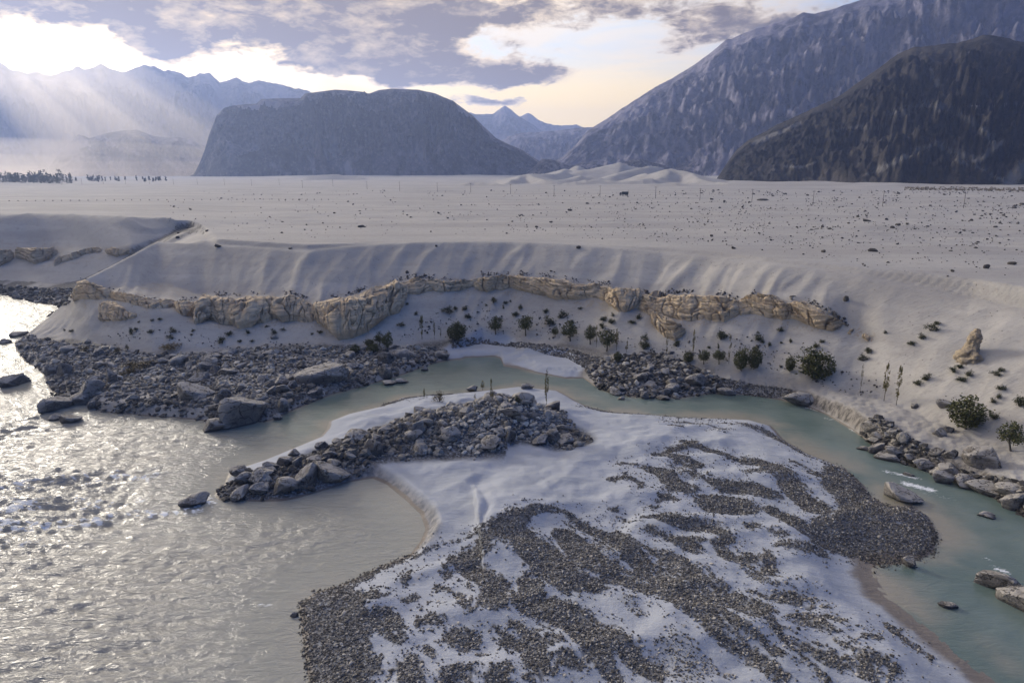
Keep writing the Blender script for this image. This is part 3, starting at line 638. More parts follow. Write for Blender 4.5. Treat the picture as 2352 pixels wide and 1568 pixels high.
def mat_water():
    m, T, bs = material('silty_water')
    pos = T.node('ShaderNodeNewGeometry').outputs['Position']
    dep = T.attr('depth'); fo = T.attr('foam'); mr = T.attr('main')
    c = T.mix(T.smooth(dep, 0.0, .55), (.27, .25, .205), (.15, .195, .182))
    c = T.mix(T.smooth(T.noise(pos, .09, 3), .4, .65), c, (.11, .155, .145))
    si = T.attr('silt')
    c = T.mix(T.m('MULTIPLY', si, .85), c, (.33, .33, .305))
    c = T.mix(T.m('MULTIPLY', mr, .6), c, (.31, .30, .28))
    fn = T.noise(T.mapv(pos, (1.5, 3.2, 1), (0, 0, -.5)), 1.0, 6, .72)
    ff = T.smooth(T.m('ADD', fo, T.m('MULTIPLY', T.m('SUBTRACT', fn, .5), 1.9)), .50, .85)
    c = T.mix(ff, c, (.80, .83, .87))
    T.put(bs.inputs['Base Color'], c)
    T.put(bs.inputs['Roughness'], T.m('ADD', T.m('ADD', .08, T.m('MULTIPLY', mr, .19)), T.m('MULTIPLY', ff, .6)))
    bs.inputs['IOR'].default_value = 1.33
    w1 = T.noise(T.mapv(pos, (.55, 1.3, 1), (0, 0, .25)), 1.0, 6, .62, .6)
    w2 = T.noise(T.mapv(pos, (1.6, 3.4, 1), (0, 0, -.3)), 1.0, 4, .6, .8)
    rid = lambda q: T.m('SUBTRACT', 1.0, T.m('ABSOLUTE', T.m('SUBTRACT', T.m('MULTIPLY', q, 2.0), 1.0)))
    w3 = T.noise(T.mapv(pos, (.22, .8, 1), (0, 0, .2)), 1.0, 4, .6, .7)
    h = T.m('ADD', T.m('ADD', T.m('MULTIPLY', rid(w1), .55), T.m('MULTIPLY', rid(w2), .09)), T.m('MULTIPLY', rid(w3), .9))
    b = T.node('ShaderNodeBump'); b.inputs['Distance'].default_value = .6
    T.put(b.inputs['Strength'], T.m('ADD', T.m('ADD', .14, T.m('MULTIPLY', si, .16)), T.m('MULTIPLY', mr, .46))); T.put(b.inputs['Height'], h); T.put(bs.inputs['Normal'], b.outputs[0])
    return m
river = mesh_np('river', np.stack([WX, WY, WZ], -1).reshape(-1, 3), grid_faces(*WX.shape)[:, ::-1], mat_water(), attrs={'depth': np.maximum(-LZ, 0), 'foam': foam, 'main': mainr, 'silt': sstep(WX*.35+WY, 96, 74)*sstep(WX, 6, -4)})
tag(river, 'silty grey green river running round the sand bar', kind='structure')

# ---------------------------------------------------------------- mountains
def mat_rock_mass(name, lo, hi, streak, sc, bmp, sandc=(.34, .31, .28)):
    m, T, bs = material(name)
    pos = T.node('ShaderNodeNewGeometry').outputs['Position']
    p = T.vm('MULTIPLY', pos, (sc, sc, sc))
    n1 = T.noise(p, 1.0, 8, .62); n2 = T.noise(T.mapv(p, (2.6, 2.6, 1.5), (0, .6, .3)), 1.0, 7, .62); n3 = T.noise(p, 9.0, 6, .7)
    c = T.mix(T.smooth(n1, .42, .58), lo, hi)
    n4 = T.noise(p, 28.0, 5, .7)
    c = T.mix(T.m('MULTIPLY', T.smooth(n2, .5, .74), .8), c, streak)
    c = T.mix(T.m('MULTIPLY', T.smooth(n3, .48, .68), .8), c, tuple(q*.4 for q in lo))
    c = T.mix(T.m('MULTIPLY', T.smooth(n4, .5, .68), .4), c, streak)
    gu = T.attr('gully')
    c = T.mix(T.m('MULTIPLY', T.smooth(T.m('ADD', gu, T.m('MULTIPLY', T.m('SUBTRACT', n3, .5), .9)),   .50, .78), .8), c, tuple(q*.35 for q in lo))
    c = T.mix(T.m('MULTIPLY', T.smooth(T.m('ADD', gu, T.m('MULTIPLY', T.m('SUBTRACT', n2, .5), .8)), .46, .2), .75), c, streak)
    sa = T.attr('sand')
    c = T.mix(T.m('MULTIPLY', sa, T.smooth(T.m('ADD', T.m('ADD', T.m('MULTIPLY', n3, .6), T.m('MULTIPLY', n4, .5)), T.m('MULTIPLY', sa, .3)), .60, .80)), c, sandc)
    T.put(bs.inputs['Base Color'], c); bs.inputs['Roughness'].default_value = .95; bs.inputs['Specular IOR Level'].default_value = .15
    h = T.m('ADD', T.m('ADD', n1, T.m('MULTIPLY', n2, .6)), T.m('MULTIPLY', n3, .55))
    bump(T, bs, h, 1.0, bmp*2.2)
    return m
def mountain(name, label, sil, D, front, mat, seed, gully=.2, nc=260, nr=80, shape=.8, base=15.0, back=None, fine=.012, sand=None, gfreq=1.0, vfreq=1.5, lean=.5, rough=1.0):
    a = np.array(sil, float); az, el = az_el(a[:, 0], a[:, 1])
    o = np.argsort(az); az = az[o]; el = el[o]
    A = np.linspace(az[0], az[-1], nc)
    E = np.interp(A, az, el)
    zr = np.maximum(CAM_H+D*np.tan(E), base+1)
    hm = zr.max()-base
    jag = (fbm(A*D/hm*4.0, A*0+seed, 6, seed, .7)+0.3*(ridged(A*D/hm*9.0, A*0+seed, 4, seed+2, .6)-.5))*fine*1.2*hm*np.clip((zr-base)/hm*2, 0, 1)
    zr = zr+smooth1(jag, 3)
    t = np.concatenate([np.linspace(0, 1, nr), 1+np.linspace(0, 1, nr//3+1)[1:]])
    Tt, AA = np.meshgrid(t, A, indexing='ij')
    back = back or front
    prof = np.where(Tt <= 1, np.clip(Tt, 0, 1)**shape, np.clip(2-Tt, 0, 1))
    hz = zr[None, :]-base
    rr = np.where(Tt <= 1, D-front*(1-Tt)*np.clip(hz/hm, .25, 1)**.6, D+back*(Tt-1))
    s = AA*D/hm*gfreq
    env = np.clip(1-np.abs(Tt-.45)/.6, 0, 1)*sstep(Tt, 0, .12)*sstep(Tt, 1.0, .82)
    g = ridged(s*1.7+.9*fbm(s*1.3, Tt*3, 3, seed+3)+lean*Tt, Tt*vfreq+s*.4, 5, seed+5, .58)
    g2 = fbm(s*7, Tt*8, 5, seed+9, .6)+.8*(ridged(s*11+Tt*2, Tt*9-s*2, 4, seed+13, .6)-.5)
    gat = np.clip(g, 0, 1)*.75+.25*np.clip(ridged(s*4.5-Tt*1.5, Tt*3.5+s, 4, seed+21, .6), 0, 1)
    g2 = g2*rough
    zz = base+hz*prof+hz*(gully*(g-.45)*env+.10*g2*sstep(Tt, 0, .1)*sstep(Tt, .97, .72))
    rr = rr-hz*(gully*.9*(g-.45)*env+.17*g2*env)
    zz = np.where(Tt >= 1, base+hz*prof, zz)
    zz = np.where(t[:, None] == 0, base-8, zz)
    V = np.stack([rr*np.sin(AA), rr*np.cos(AA), zz], -1).reshape(-1, 3)
    sa = np.zeros(len(V))
    if sand:
        d = V-np.array([0, 0, CAM_H]); va = np.arctan2(d[:, 0], d[:, 1]); ve = np.arctan2(d[:, 2], np.hypot(d[:, 0], d[:, 1]))
        for (pts, w) in sand:
            sa_, se_ = az_el(*np.array(pts, float).T)
            dd, _ = line_d(va+.004*fbm(va*60, ve*90, 3, 8), ve+.003*fbm(va*70, ve*90, 3, 9), np.stack([sa_, se_], 1)); sa = np.maximum(sa, sstep(dd, w/FV*1.0, w/FV*.1))
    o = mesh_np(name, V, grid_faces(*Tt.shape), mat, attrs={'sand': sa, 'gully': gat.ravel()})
    return tag(o, label, kind='structure')
M_DARK = mat_rock_mass('dark_hill_rock', (.024, .022, .020), (.050, .045, .041), (.080, .073, .067), .016, 5.0, (.20, .195, .19))
M_BUTTE = mat_rock_mass('butte_rock', (.022, .021, .030), (.105, .095, .118), (.36, .325, .345), .0042, 12.0)
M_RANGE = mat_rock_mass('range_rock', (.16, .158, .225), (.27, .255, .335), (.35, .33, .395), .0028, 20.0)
def zA(L): return [(1522+x/2.8333, y/2.8333) for (x, y) in L]
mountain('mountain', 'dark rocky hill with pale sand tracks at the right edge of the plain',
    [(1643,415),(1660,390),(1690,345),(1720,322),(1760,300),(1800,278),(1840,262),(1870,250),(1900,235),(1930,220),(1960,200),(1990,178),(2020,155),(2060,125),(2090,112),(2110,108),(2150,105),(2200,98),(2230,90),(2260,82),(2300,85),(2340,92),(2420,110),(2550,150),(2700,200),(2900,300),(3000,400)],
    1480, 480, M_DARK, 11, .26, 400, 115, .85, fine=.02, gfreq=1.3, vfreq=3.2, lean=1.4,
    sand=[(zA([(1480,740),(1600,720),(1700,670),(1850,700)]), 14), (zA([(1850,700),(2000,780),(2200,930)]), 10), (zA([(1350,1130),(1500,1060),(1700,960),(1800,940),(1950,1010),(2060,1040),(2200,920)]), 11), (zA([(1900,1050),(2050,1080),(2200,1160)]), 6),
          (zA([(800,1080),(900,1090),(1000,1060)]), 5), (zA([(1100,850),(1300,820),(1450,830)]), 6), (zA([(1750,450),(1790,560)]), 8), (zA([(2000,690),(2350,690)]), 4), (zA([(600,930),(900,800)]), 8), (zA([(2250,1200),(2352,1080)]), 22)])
mountain('mountain', 'flat topped dark rock butte in the middle of the plain',
    [(425,408),(445,400),(458,375),(470,345),(480,310),(490,285),(497,265),(515,248),(535,243),(560,240),(590,238),(600,228),(640,226),(690,226),(700,215),(740,210),(770,206),(800,208),(830,211),(848,215),(870,207),(900,204),(960,206),(1000,215),(1040,232),(1065,250),(1085,265),(1110,290),(1140,318),(1165,330),(1200,345),(1230,365),(1258,385),(1275,405)],
    2750, 400, M_BUTTE, 23, .5, 440, 110, .58, fine=.004, gfreq=1.0, vfreq=2.0, lean=1.0, rough=.55)
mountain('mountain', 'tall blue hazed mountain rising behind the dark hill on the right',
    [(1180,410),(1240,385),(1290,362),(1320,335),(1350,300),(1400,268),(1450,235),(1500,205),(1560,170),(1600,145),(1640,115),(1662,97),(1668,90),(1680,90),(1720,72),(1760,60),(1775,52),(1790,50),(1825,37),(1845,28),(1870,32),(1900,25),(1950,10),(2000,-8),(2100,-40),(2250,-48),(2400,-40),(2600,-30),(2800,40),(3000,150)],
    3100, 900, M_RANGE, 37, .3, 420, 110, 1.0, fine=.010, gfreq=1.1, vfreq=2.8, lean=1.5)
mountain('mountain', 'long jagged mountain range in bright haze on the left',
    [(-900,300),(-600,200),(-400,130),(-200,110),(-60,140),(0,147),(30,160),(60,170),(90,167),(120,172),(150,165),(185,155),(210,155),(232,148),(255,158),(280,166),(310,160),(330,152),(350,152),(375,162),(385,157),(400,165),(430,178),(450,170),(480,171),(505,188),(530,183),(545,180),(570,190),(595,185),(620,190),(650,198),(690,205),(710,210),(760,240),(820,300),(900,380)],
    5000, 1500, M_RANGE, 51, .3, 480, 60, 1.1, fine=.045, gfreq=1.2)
mountain('mountain', 'low hazy hill with a pointed left end beside the butte',
    [(105,392),(118,378),(130,360),(150,340),(165,325),(180,308),(192,312),(205,318),(230,310),(260,303),(290,298),(320,300),(350,312),(380,315),(410,316),(440,320),(470,335),(520,370),(570,400)],
    3350, 450, M_BUTTE, 67, .25, 200, 60, .8, fine=.02)
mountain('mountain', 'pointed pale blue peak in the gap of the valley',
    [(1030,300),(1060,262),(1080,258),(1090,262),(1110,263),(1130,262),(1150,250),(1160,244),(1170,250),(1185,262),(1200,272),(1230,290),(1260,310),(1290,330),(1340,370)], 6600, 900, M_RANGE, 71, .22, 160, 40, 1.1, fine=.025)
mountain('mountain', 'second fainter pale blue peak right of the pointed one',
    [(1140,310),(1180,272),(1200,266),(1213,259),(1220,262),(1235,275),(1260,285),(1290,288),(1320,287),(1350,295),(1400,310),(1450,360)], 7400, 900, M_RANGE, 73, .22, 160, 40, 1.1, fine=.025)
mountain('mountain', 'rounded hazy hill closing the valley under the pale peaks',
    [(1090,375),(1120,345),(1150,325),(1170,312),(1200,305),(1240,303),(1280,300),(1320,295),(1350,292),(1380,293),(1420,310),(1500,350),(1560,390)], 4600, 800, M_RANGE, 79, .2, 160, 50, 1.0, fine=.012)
mountain('mountain', 'low dark foothill ridge behind the dunes',
    [(1210,395),(1225,385),(1245,365),(1265,366),(1285,372),(1310,382),(1335,375),(1360,373),(1390,382),(1430,372),(1470,364),(1500,374),(1540,382),(1600,367),(1640,354),(1690,360)], 2500, 160, M_BUTTE, 83, .2, 160, 30, .9, fine=.02)

# ---------------------------------------------------------------- air
def box(name, lo, hi, mat):
    v = np.array([[x, y, z] for x in (lo[0], hi[0]) for y in (lo[1], hi[1]) for z in (lo[2], hi[2])])
    f = np.array([[0, 1, 3, 2], [4, 6, 7, 5], [0, 4, 5, 1], [2, 3, 7, 6], [0, 2, 6, 4], [1, 5, 7, 3]])
    return mesh_np(name, v, f, mat, smooth=False)
def vol_mat(name, color, dens, aniso):
    m = bpy.data.materials.new(name); m.use_nodes = True; T = NT(m.node_tree); T.n.clear()
    v = T.node('ShaderNodeVolumePrincipled'); v.inputs['Color'].default_value = (*color, 1); v.inputs['Density'].default_value = dens; v.inputs['Anisotropy'].default_value = aniso
    o = T.node('ShaderNodeOutputMaterial'); T.l.new(v.outputs[0], o.inputs['Volume'])
    return m
HAZE_D = 0.00012
haze = tag(box('haze', (-9600, -900, -7), (9600, 9700, 830), vol_mat('haze_air', (.44, .57, .98), HAZE_D, .5)), 'thin blue valley haze', kind='stuff')

# dust blowing low over the valley floor on the left, and sunbeams put in as slanting volumes of denser dust
DUST_M = vol_mat('dust_air', (1.0, .90, .76), .0005, .62)
BEAM_M = vol_mat('sunbeam_air', (1.0, .91, .78), .00095, .66)
def dust_cloud(px, r, rad, label):
    a = float(az_el(px, 400)[0]); cx, cy = r*math.sin(a), r*math.cos(a)
    p, f = [], []
    n, m_ = 28, 9
    for i in range(m_):
        e = math.pi*.5*i/(m_-1)
        for k in range(n):
            t = 2*math.pi*k/n; w = math.cos(e)+.001
            p.append((cx+(rad[0]*math.cos(t)*math.cos(-a)-rad[1]*math.sin(t)*math.sin(-a))*w, cy+(rad[0]*math.cos(t)*math.sin(-a)+rad[1]*math.sin(t)*math.cos(-a))*w, 12+rad[2]*math.sin(e)))
    for i in range(m_-1):
        for k in range(n): f.append((i*n+k, i*n+(k+1) % n, (i+1)*n+(k+1) % n, (i+1)*n+k))
    me = bpy.data.meshes.new('dust'); me.from_pydata(p, [], f+[tuple(range(n))[::-1], tuple(range((m_-1)*n, m_*n))]); me.materials.append(DUST_M)
    return tag(obj('dust', me), label, group='dust layers: '+label, kind='stuff')
for kx, kz in ((1.0, 45), (1.25, 85), (1.5, 140)):
    dust_cloud(40, 3050, (800*kx, 360*kx, kz), 'glowing dust low over the valley floor at the far left')
    dust_cloud(330, 2850, (440*kx, 230*kx, kz*.45), 'glowing dust at the foot of the hazy hill')
def sunbeam(px, py, r, w, h):
    a, e = (float(q) for q in az_el(px, py)); P0 = Vector((r*math.sin(a), r*math.cos(a), CAM_H+r*math.tan(e)))
    A = P0+SUN_DIR*350; B = P0-SUN_DIR*((P0.z-5)/SUN_DIR.z)
    d = (B-A).normalized(); sx = d.cross(Vector((0, 0, 1))).normalized(); sy = d.cross(sx)
    V, F = [], []; n = 14
    for i, c in enumerate((A, B)):
        for k in range(n):
            t = 2*math.pi*k/n; q = 1.0+.15*i
            V.append(c+sx*(w*q*math.cos(t))+sy*(h*q*math.sin(t)))
    for k in range(n): F.append((k, (k+1) % n, n+(k+1) % n, n+k))
    F += [tuple(range(n))[::-1], tuple(range(n, 2*n))]
    me = bpy.data.meshes.new('sunbeam'); me.from_pydata([tuple(v) for v in V], [], F); me.materials.append(BEAM_M)
    return tag(obj('sunbeam', me), 'pale sunbeam slanting down in front of the left mountain range', group='sunbeams over the left valley', kind='stuff')
for q in ((-5, 190, 4200, 40, 150), (75, 185, 4300, 48, 170), (128, 185, 4300, 26, 130), (205, 190, 4300, 42, 150), (262, 195, 4400, 20, 120), (318, 195, 4400, 24, 120)): sunbeam(*q)
# ================================================================ CLIFFS
def V4(x, y): return (x/2.8333, 461.2+y/2.8333)
def V5(x, y): return (784+x/2.8333, 461.2+y/2.8333)
def V6(x, y): return (1522+x/2.8333, 461.2+y/2.8333)
def VA(x, y): return (x*.22356, 645.7+y*.22356)
def VB(x, y): return (415+x*.2, 682.6+y*.2)
def VC(x, y): return (1291+x*.1961, 719.5+y*.1961)
def VM(x, y): return (830.2+x*.23529, 719.5+y*.23529)
def VL(x, y): return (461.2+x*.23529, 830.2+y*.23529)
def VR(x, y): return (1798.7+x*.23529, 830.2+y*.23529)
def VZ1(x, y): return (x/2.8333, 1014.6+y/2.8333)
def VZ3(x, y): return (1522+x/2.8333, 1014.6+y/2.8333)
def VS1(x, y): return (x/2.8333, y/2.8333)
def VS2(x, y): return (784+x/2.8333, y/2.8333)
def VS3(x, y): return (1522+x/2.8333, y/2.8333)

def mat_cliff():
    m, T, bs = material('tan_sandstone')
    pos = T.node('ShaderNodeNewGeometry').outputs['Position']
    X, Y, Z = T.sep(pos)
    n1 = T.noise(pos, .25, 5, .6); n2 = T.noise(T.mapv(pos, (.25, .25, 2.2)), 1.0, 5, .6, .4); n3 = T.noise(pos, 2.6, 5, .65)
    c = T.mix(T.smooth(n1, .35, .68), (.66, .54, .385), (.54, .42, .29))
    c = T.mix(T.m('MULTIPLY', T.smooth(n2, .52, .7), .55), c, (.24, .185, .13))
    c = T.mix(T.m('MULTIPLY', T.smooth(n3, .55, .75), .5), c, (.50, .43, .345))
    cr = T.attr('crack')
    c = T.mix(T.m('MULTIPLY', cr, .6), c, (.12, .095, .075))
    dk = T.attr('tint', 'OBJECT')
    c = T.mix(dk, c, (.15, .14, .13))
    T.put(bs.inputs['Base Color'], c); bs.inputs['Roughness'].default_value = .95; bs.inputs['Specular IOR Level'].default_value = .15
    bump(T, bs, T.m('ADD', T.m('MULTIPLY', n2, 1.0), T.m('MULTIPLY', n3, .6)), .9, .5)
    return m
CLIFF_M = mat_cliff()
def cliff(label, top, bot, thick=1.6, style='rounded', seed=1, tint=0.0):
    top = np.array(top, float); bot = np.array(bot, float)
    x0 = min(top[:, 0].min(), bot[:, 0].min()); x1 = max(top[:, 0].max(), bot[:, 0].max())
    nu = int(np.clip((x1-x0)*1.35, 36, 300))
    xs = np.linspace(x0, x1, nu)
    yt = np.interp(xs, top[:, 0], top[:, 1]); yb = np.interp(xs, bot[:, 0], bot[:, 1]); yb = np.maximum(yb, yt+3)
    bx, by, bz, _ = hit(xs, yb); B = np.stack([bx, by, bz], 1)
    dx, dy, dz = ray(xs, yt)
    # top edge: on its sight line, a little behind the foot so that the face is steep
    rb = np.hypot(bx, by); tx, ty, tz, _ = hit(xs, yt); rt = np.clip(np.hypot(tx, ty), rb+.4, rb+9.0)
    rt = .55*rt+.45*(rb+1.5)
    s = rt/np.hypot(dx, dy); Tp = np.stack([dx*s, dy*s, CAM_H+dz*s], 1)
    hgt = np.linalg.norm(Tp-B, axis=1); nv = int(np.clip(hgt.max()*5, 18, 44))
    v = np.linspace(0, 1, nv)
    P = B[None]*(1-v[:, None, None])+Tp[None]*v[:, None, None]
    du = np.gradient(P, axis=1); dv = np.gradient(P, axis=0)
    N = np.cross(du, dv); N /= np.linalg.norm(N, axis=2, keepdims=True)+1e-9
    view = -P+np.array([0, 0, CAM_H]); sg = np.sign((N*view).sum(2, keepdims=True)); N = N*np.where(sg == 0, 1, sg)
    U = np.concatenate([[0], np.cumsum(np.linalg.norm(np.diff(B, axis=0), axis=1))]); L = U[-1]
    UU, VV = np.meshgrid(U, v); HH = VV*hgt[None]
    taper = np.clip(np.minimum(UU, L-UU)/1.6, 0, 1)**.5
    prof = np.clip(np.sin(np.pi*np.clip(VV*.94+.03, 0, 1)), 0, 1)**.45
    if style == 'rounded':
        w = UU/2.6+.35*noise2(UU*.4, HH*.35, seed)
        crk = 1-np.abs(noise2(w, HH*.10+seed, seed+1))*2.4
        crk = sstep(crk, .72, 1.0)
        bul = .55+.75*(1-sstep(np.abs(noise2(UU/5.5+seed*3.7, UU*0, seed+2)), 0, .05))*0+.45*fbm(UU/3.2, HH/4.0, 3, seed+3)
        det = .42*(ridged(UU*.55, HH*.22, 4, seed+4, .6)-.4)+.30*fbm(UU*1.1, HH*.9, 4, seed+14, .6)+.22*(ridged(UU*.12, HH*1.5, 3, seed+5)-.4)
        c2 = sstep(1-np.abs(noise2(UU*1.1+.4*noise2(UU, HH*.6, seed+8), HH*.16, seed+21))*2.2, .86, 1.0)*sstep(noise2(UU*.3, HH*.3, seed+22), -.2, .3); det = det-.35*c2; crk = np.maximum(crk, c2*.9)
        disp = thick*prof*taper*(bul+.35)-.9*crk*prof+det
    else:
        wv = HH+1.0*fbm(UU*.12, HH*.12, 2, seed)+UU*.10*math.sin(seed)
        lay = ridged(UU*.05, wv*.75, 3, seed+1)
        crk = sstep(np.abs(noise2(UU*.07, wv*1.0, seed+6)), .10, .0)
        vc = sstep(1-np.abs(noise2(UU/3.4+.3*noise2(UU*.4, HH*.4, seed), HH*.12, seed+2))*2.6, .75, 1.0)
        disp = thick*prof*taper*(.5+.65*lay)-.6*crk-.7*vc*prof+.30*fbm(UU*.9, HH*.9, 4, seed+4, .6)+.35*(ridged(UU*.10, wv*2.0, 3, seed+15)-.4)
        crk = np.maximum(crk*.8, vc)
    edge = np.minimum(np.minimum(VV, 1-VV)*6, 1)*np.minimum(taper*2, 1)
    disp = disp*edge-.7*(1-edge)
    V = P+N*disp[..., None]
    topy = np.where(VV > .8, .35*fbm(UU*.7, UU*0+seed, 3, seed+8), 0); V[..., 2] += topy
    o = mesh_np('cliff', V.reshape(-1, 3), grid_faces(nv, nu), CLIFF_M, attrs={'crack': np.clip(crk, 0, 1)*edge})
    o['tint'] = float(tint)
    return tag(o, label, kind='structure')
def pts(f, L): return [f(x, y) for (x, y) in L]
CL = [
 ('thin pale ledge curving below the left end of the sand slope', V4, [(480,640),(500,560),(530,505),(620,530),(700,570),(780,612),(850,605),(950,640),(1060,660),(1140,650)], [(480,660),(540,650),(620,650),(720,640),(800,665),(900,695),(1000,712),(1140,695)], 1.0, 's', 0),
 ('pale crumbling outcrop under the left ledge', V4, [(640,650),(700,640),(800,690),(900,740)], [(640,800),(700,800),(800,790),(900,760)], .7, 'r', 0),
 ('small brown block of cliff right of the ledge', V4, [(1140,655),(1200,640),(1260,660)], [(1140,720),(1190,760),(1260,745)], 1.0, 'r', .12),
 ('narrow tall pale buttress next to the small brown block', V4, [(1255,680),(1285,640),(1340,602),(1385,615),(1410,660)], [(1255,825),(1330,792),(1390,735),(1410,720)], 1.4, 'r', 0),
 ('broad double headed buttress with a small cave', V4, [(1400,705),(1430,650),(1470,620),(1530,680),(1590,645),(1680,612),(1730,640),(1765,690)], [(1400,730),(1480,800),(1560,842),(1640,830),(1765,730)], 1.9, 'r', 0),
 ('rounded buttress split by one deep crack', V4, [(1770,720),(1790,660),(1820,620),(1900,605),(1980,655),(2040,715)], [(1770,735),(1830,800),(1950,785),(2040,800)], 1.9, 'r', 0),
 ('tallest fluted buttress above the shore trees', V4, [(2050,690),(2100,640),(2200,622),(2300,610),(2380,618),(2450,580),(2520,560)], [(2050,790),(2130,850),(2200,920),(2300,905),(2400,860),(2470,800),(2520,760)], 2.1, 'r', 0),
 ('pale broken shoulder between the fluted buttress and the long ledge', V5, [(200,570),(300,535),(360,500),(420,540)], [(200,800),(270,770),(380,745),(420,600)], 1.2, 'r', .08),
 ('low lumpy ledge left of the layered band', V5, [(435,530),(480,500),(560,510),(700,522),(780,508),(860,528)], [(435,560),(540,592),(650,602),(770,592),(860,562)], 1.2, 's', .08),
 ('long layered band of tan rock at the back of the hollow', V5, [(860,535),(940,490),(1060,480),(1200,488),(1300,500),(1400,500),(1550,540),(1650,525),(1700,560)], [(860,575),(950,605),(1060,562),(1200,600),(1300,625),(1400,655),(1550,652),(1700,615)], 1.5, 's', .05),
 ('square tan buttress with a bush at its foot', V5, [(1728,620),(1790,560),(1850,555),(1925,570),(1975,650)], [(1728,670),(1800,732),(1860,735),(1975,670)], 1.5, 'r', .08),
 ('small dark grey outcrop high beside the square buttress', V5, [(2000,620),(2050,580),(2120,590)], [(2000,660),(2050,682),(2120,650)], .9, 'r', .75),
 ('leaning layered rock standing out lower on the slope', V5, [(2015,720),(2050,715),(2120,745),(2200,800),(2245,850)], [(2015,800),(2060,860),(2110,905),(2170,922),(2245,868)], 1.5, 's', .03),
 ('dark headed tan crag above the leaning rock', V6, [(5,660),(50,610),(110,605),(180,600),(245,605)], [(5,700),(100,745),(180,765),(245,740)], 1.4, 's', .2),
 ('wide tan wall with swirling layers', V6, [(238,640),(300,603),(380,608),(440,625),(500,655)], [(238,760),(300,790),(400,800),(500,745)], 1.6, 's', .03),
 ('fan of slanting layers rising to a dark top', V6, [(500,650),(560,622),(640,598),(720,603),(790,650),(845,695)], [(500,700),(600,722),(700,760),(780,785),(845,775)], 1.7, 's', .15),
 ('last long slanting slab at the right end of the cliff', V6, [(852,700),(880,655),(910,640),(1000,690),(1100,742),(1172,790)], [(852,765),(900,800),(1000,840),(1100,857),(1172,838)], 1.6, 's', .12),
 ('small detached rock just past the end of the cliff', V6, [(1195,835),(1215,815),(1265,850)], [(1195,865),(1225,882),(1265,862)], .8, 's', .1),
 ('pair of small pale rocks in the sand past the cliff', V6, [(1295,880),(1325,862),(1375,900)], [(1295,890),(1340,925),(1375,925)], .7, 'r', .05),
 ('brown block at the left edge on the further bluff', V4, [(-60,320),(0,310),(60,312),(92,340)], [(-60,430),(0,430),(60,400),(92,380)], 1.5, 's', .12),
 ('long brown block with cracks on the further bluff', V4, [(100,340),(130,302),(250,298),(340,302),(380,325)], [(100,375),(160,390),(230,420),(300,392),(380,345)], 1.6, 's', .1),
 ('bent brown ledge drooping at its left end on the further bluff', V4, [(350,390),(400,360),(480,348),(560,318),(660,305)], [(350,435),(400,405),(480,385),(560,350),(660,335)], 1.2, 's', .12),
 ('dark brown rock face beside the near sand ridge on the further bluff', V4, [(690,320),(740,300),(850,322)], [(690,345),(760,370),(850,345)], 1.2, 'r', .15)]
BT = [(x, y) for x, y in CLIFF_T if 165 < x < 1965]; BB = [(x, y-2) for x, y in CLIFF_B if 165 < x < 1965]
for j, (x0, x1, lab) in enumerate([(180, 470, 'left'), (465, 925, 'left middle'), (918, 1400, 'middle'), (1395, 1950, 'right')]):
    xs_ = np.linspace(x0, x1, 24)
    cliff('low crumbling tan rock band behind the buttresses, %s stretch of the cliff' % lab, [(x, np.interp(x, *np.array(BT).T)-1+2.5*math.sin(x*.13)) for x in xs_], [(x, np.interp(x, *np.array(BB).T)-(6+5*math.sin(x*.07))) for x in xs_], .55, 'rounded' if j < 2 else 'strata', 380+j*7, .06)
for i, (lab, f, tp, bt, th, st, tint) in enumerate(CL):
    cliff(lab+', part of the tan cliff', pts(f, tp), pts(f, bt), th, 'rounded' if st == 'r' else 'strata', 400+i*13, tint)

# ================================================================ ROCKS
import bmesh
def ico(sub):
    bm = bmesh.new(); bmesh.ops.create_icosphere(bm, subdivisions=sub, radius=1.0)
    v = np.array([q.co[:] for q in bm.verts]); f = np.array([[w.index for w in p.verts] for p in bm.faces]); bm.free()
    return v, f
ICO = {s: ico(s) for s in (1, 2, 3, 4)}
ICO[0] = (np.array([[1, 0, 0], [-1, 0, 0], [0, 1, 0], [0, -1, 0], [0, 0, 1], [0, 0, -1]], float), np.array([[0, 2, 4], [2, 1, 4], [1, 3, 4], [3, 0, 4], [2, 0, 5], [1, 2, 5], [3, 1, 5], [0, 3, 5]]))
def rock_shape(seed, sub, ncut=13, rough=.045, soft=.018, noisy=True):
    """angular boulder: a ball cut by random planes, edges slightly worn"""
    r = np.random.default_rng(seed); v, f = ICO[sub]
    n = r.normal(size=(ncut, 3)); n /= np.linalg.norm(n, axis=1, keepdims=True); d = r.uniform(.42, .86, ncut)
    rad = np.ones(len(v))
    c = v@n.T
    with np.errstate(divide='ignore'):
        q = np.where(c > .05, d[None]/np.maximum(c, .05), 9.0)
    k = 1/soft; rad = -np.log(np.exp(-k*np.minimum(q, 3)).sum(1)+np.exp(-k*1.05))/k
    rad = np.clip(rad, .3, 1.05)
    p = v*rad[:, None]
    if noisy:
        nn = fbm(p[:, 0]*2.2+p[:, 2]*1.3+seed, p[:, 1]*2.2-p[:, 2]*1.7, 4, seed, .6)
        p = p*(1+rough*nn)[:, None]
    p /= np.abs(p).max(0)
    return p, f
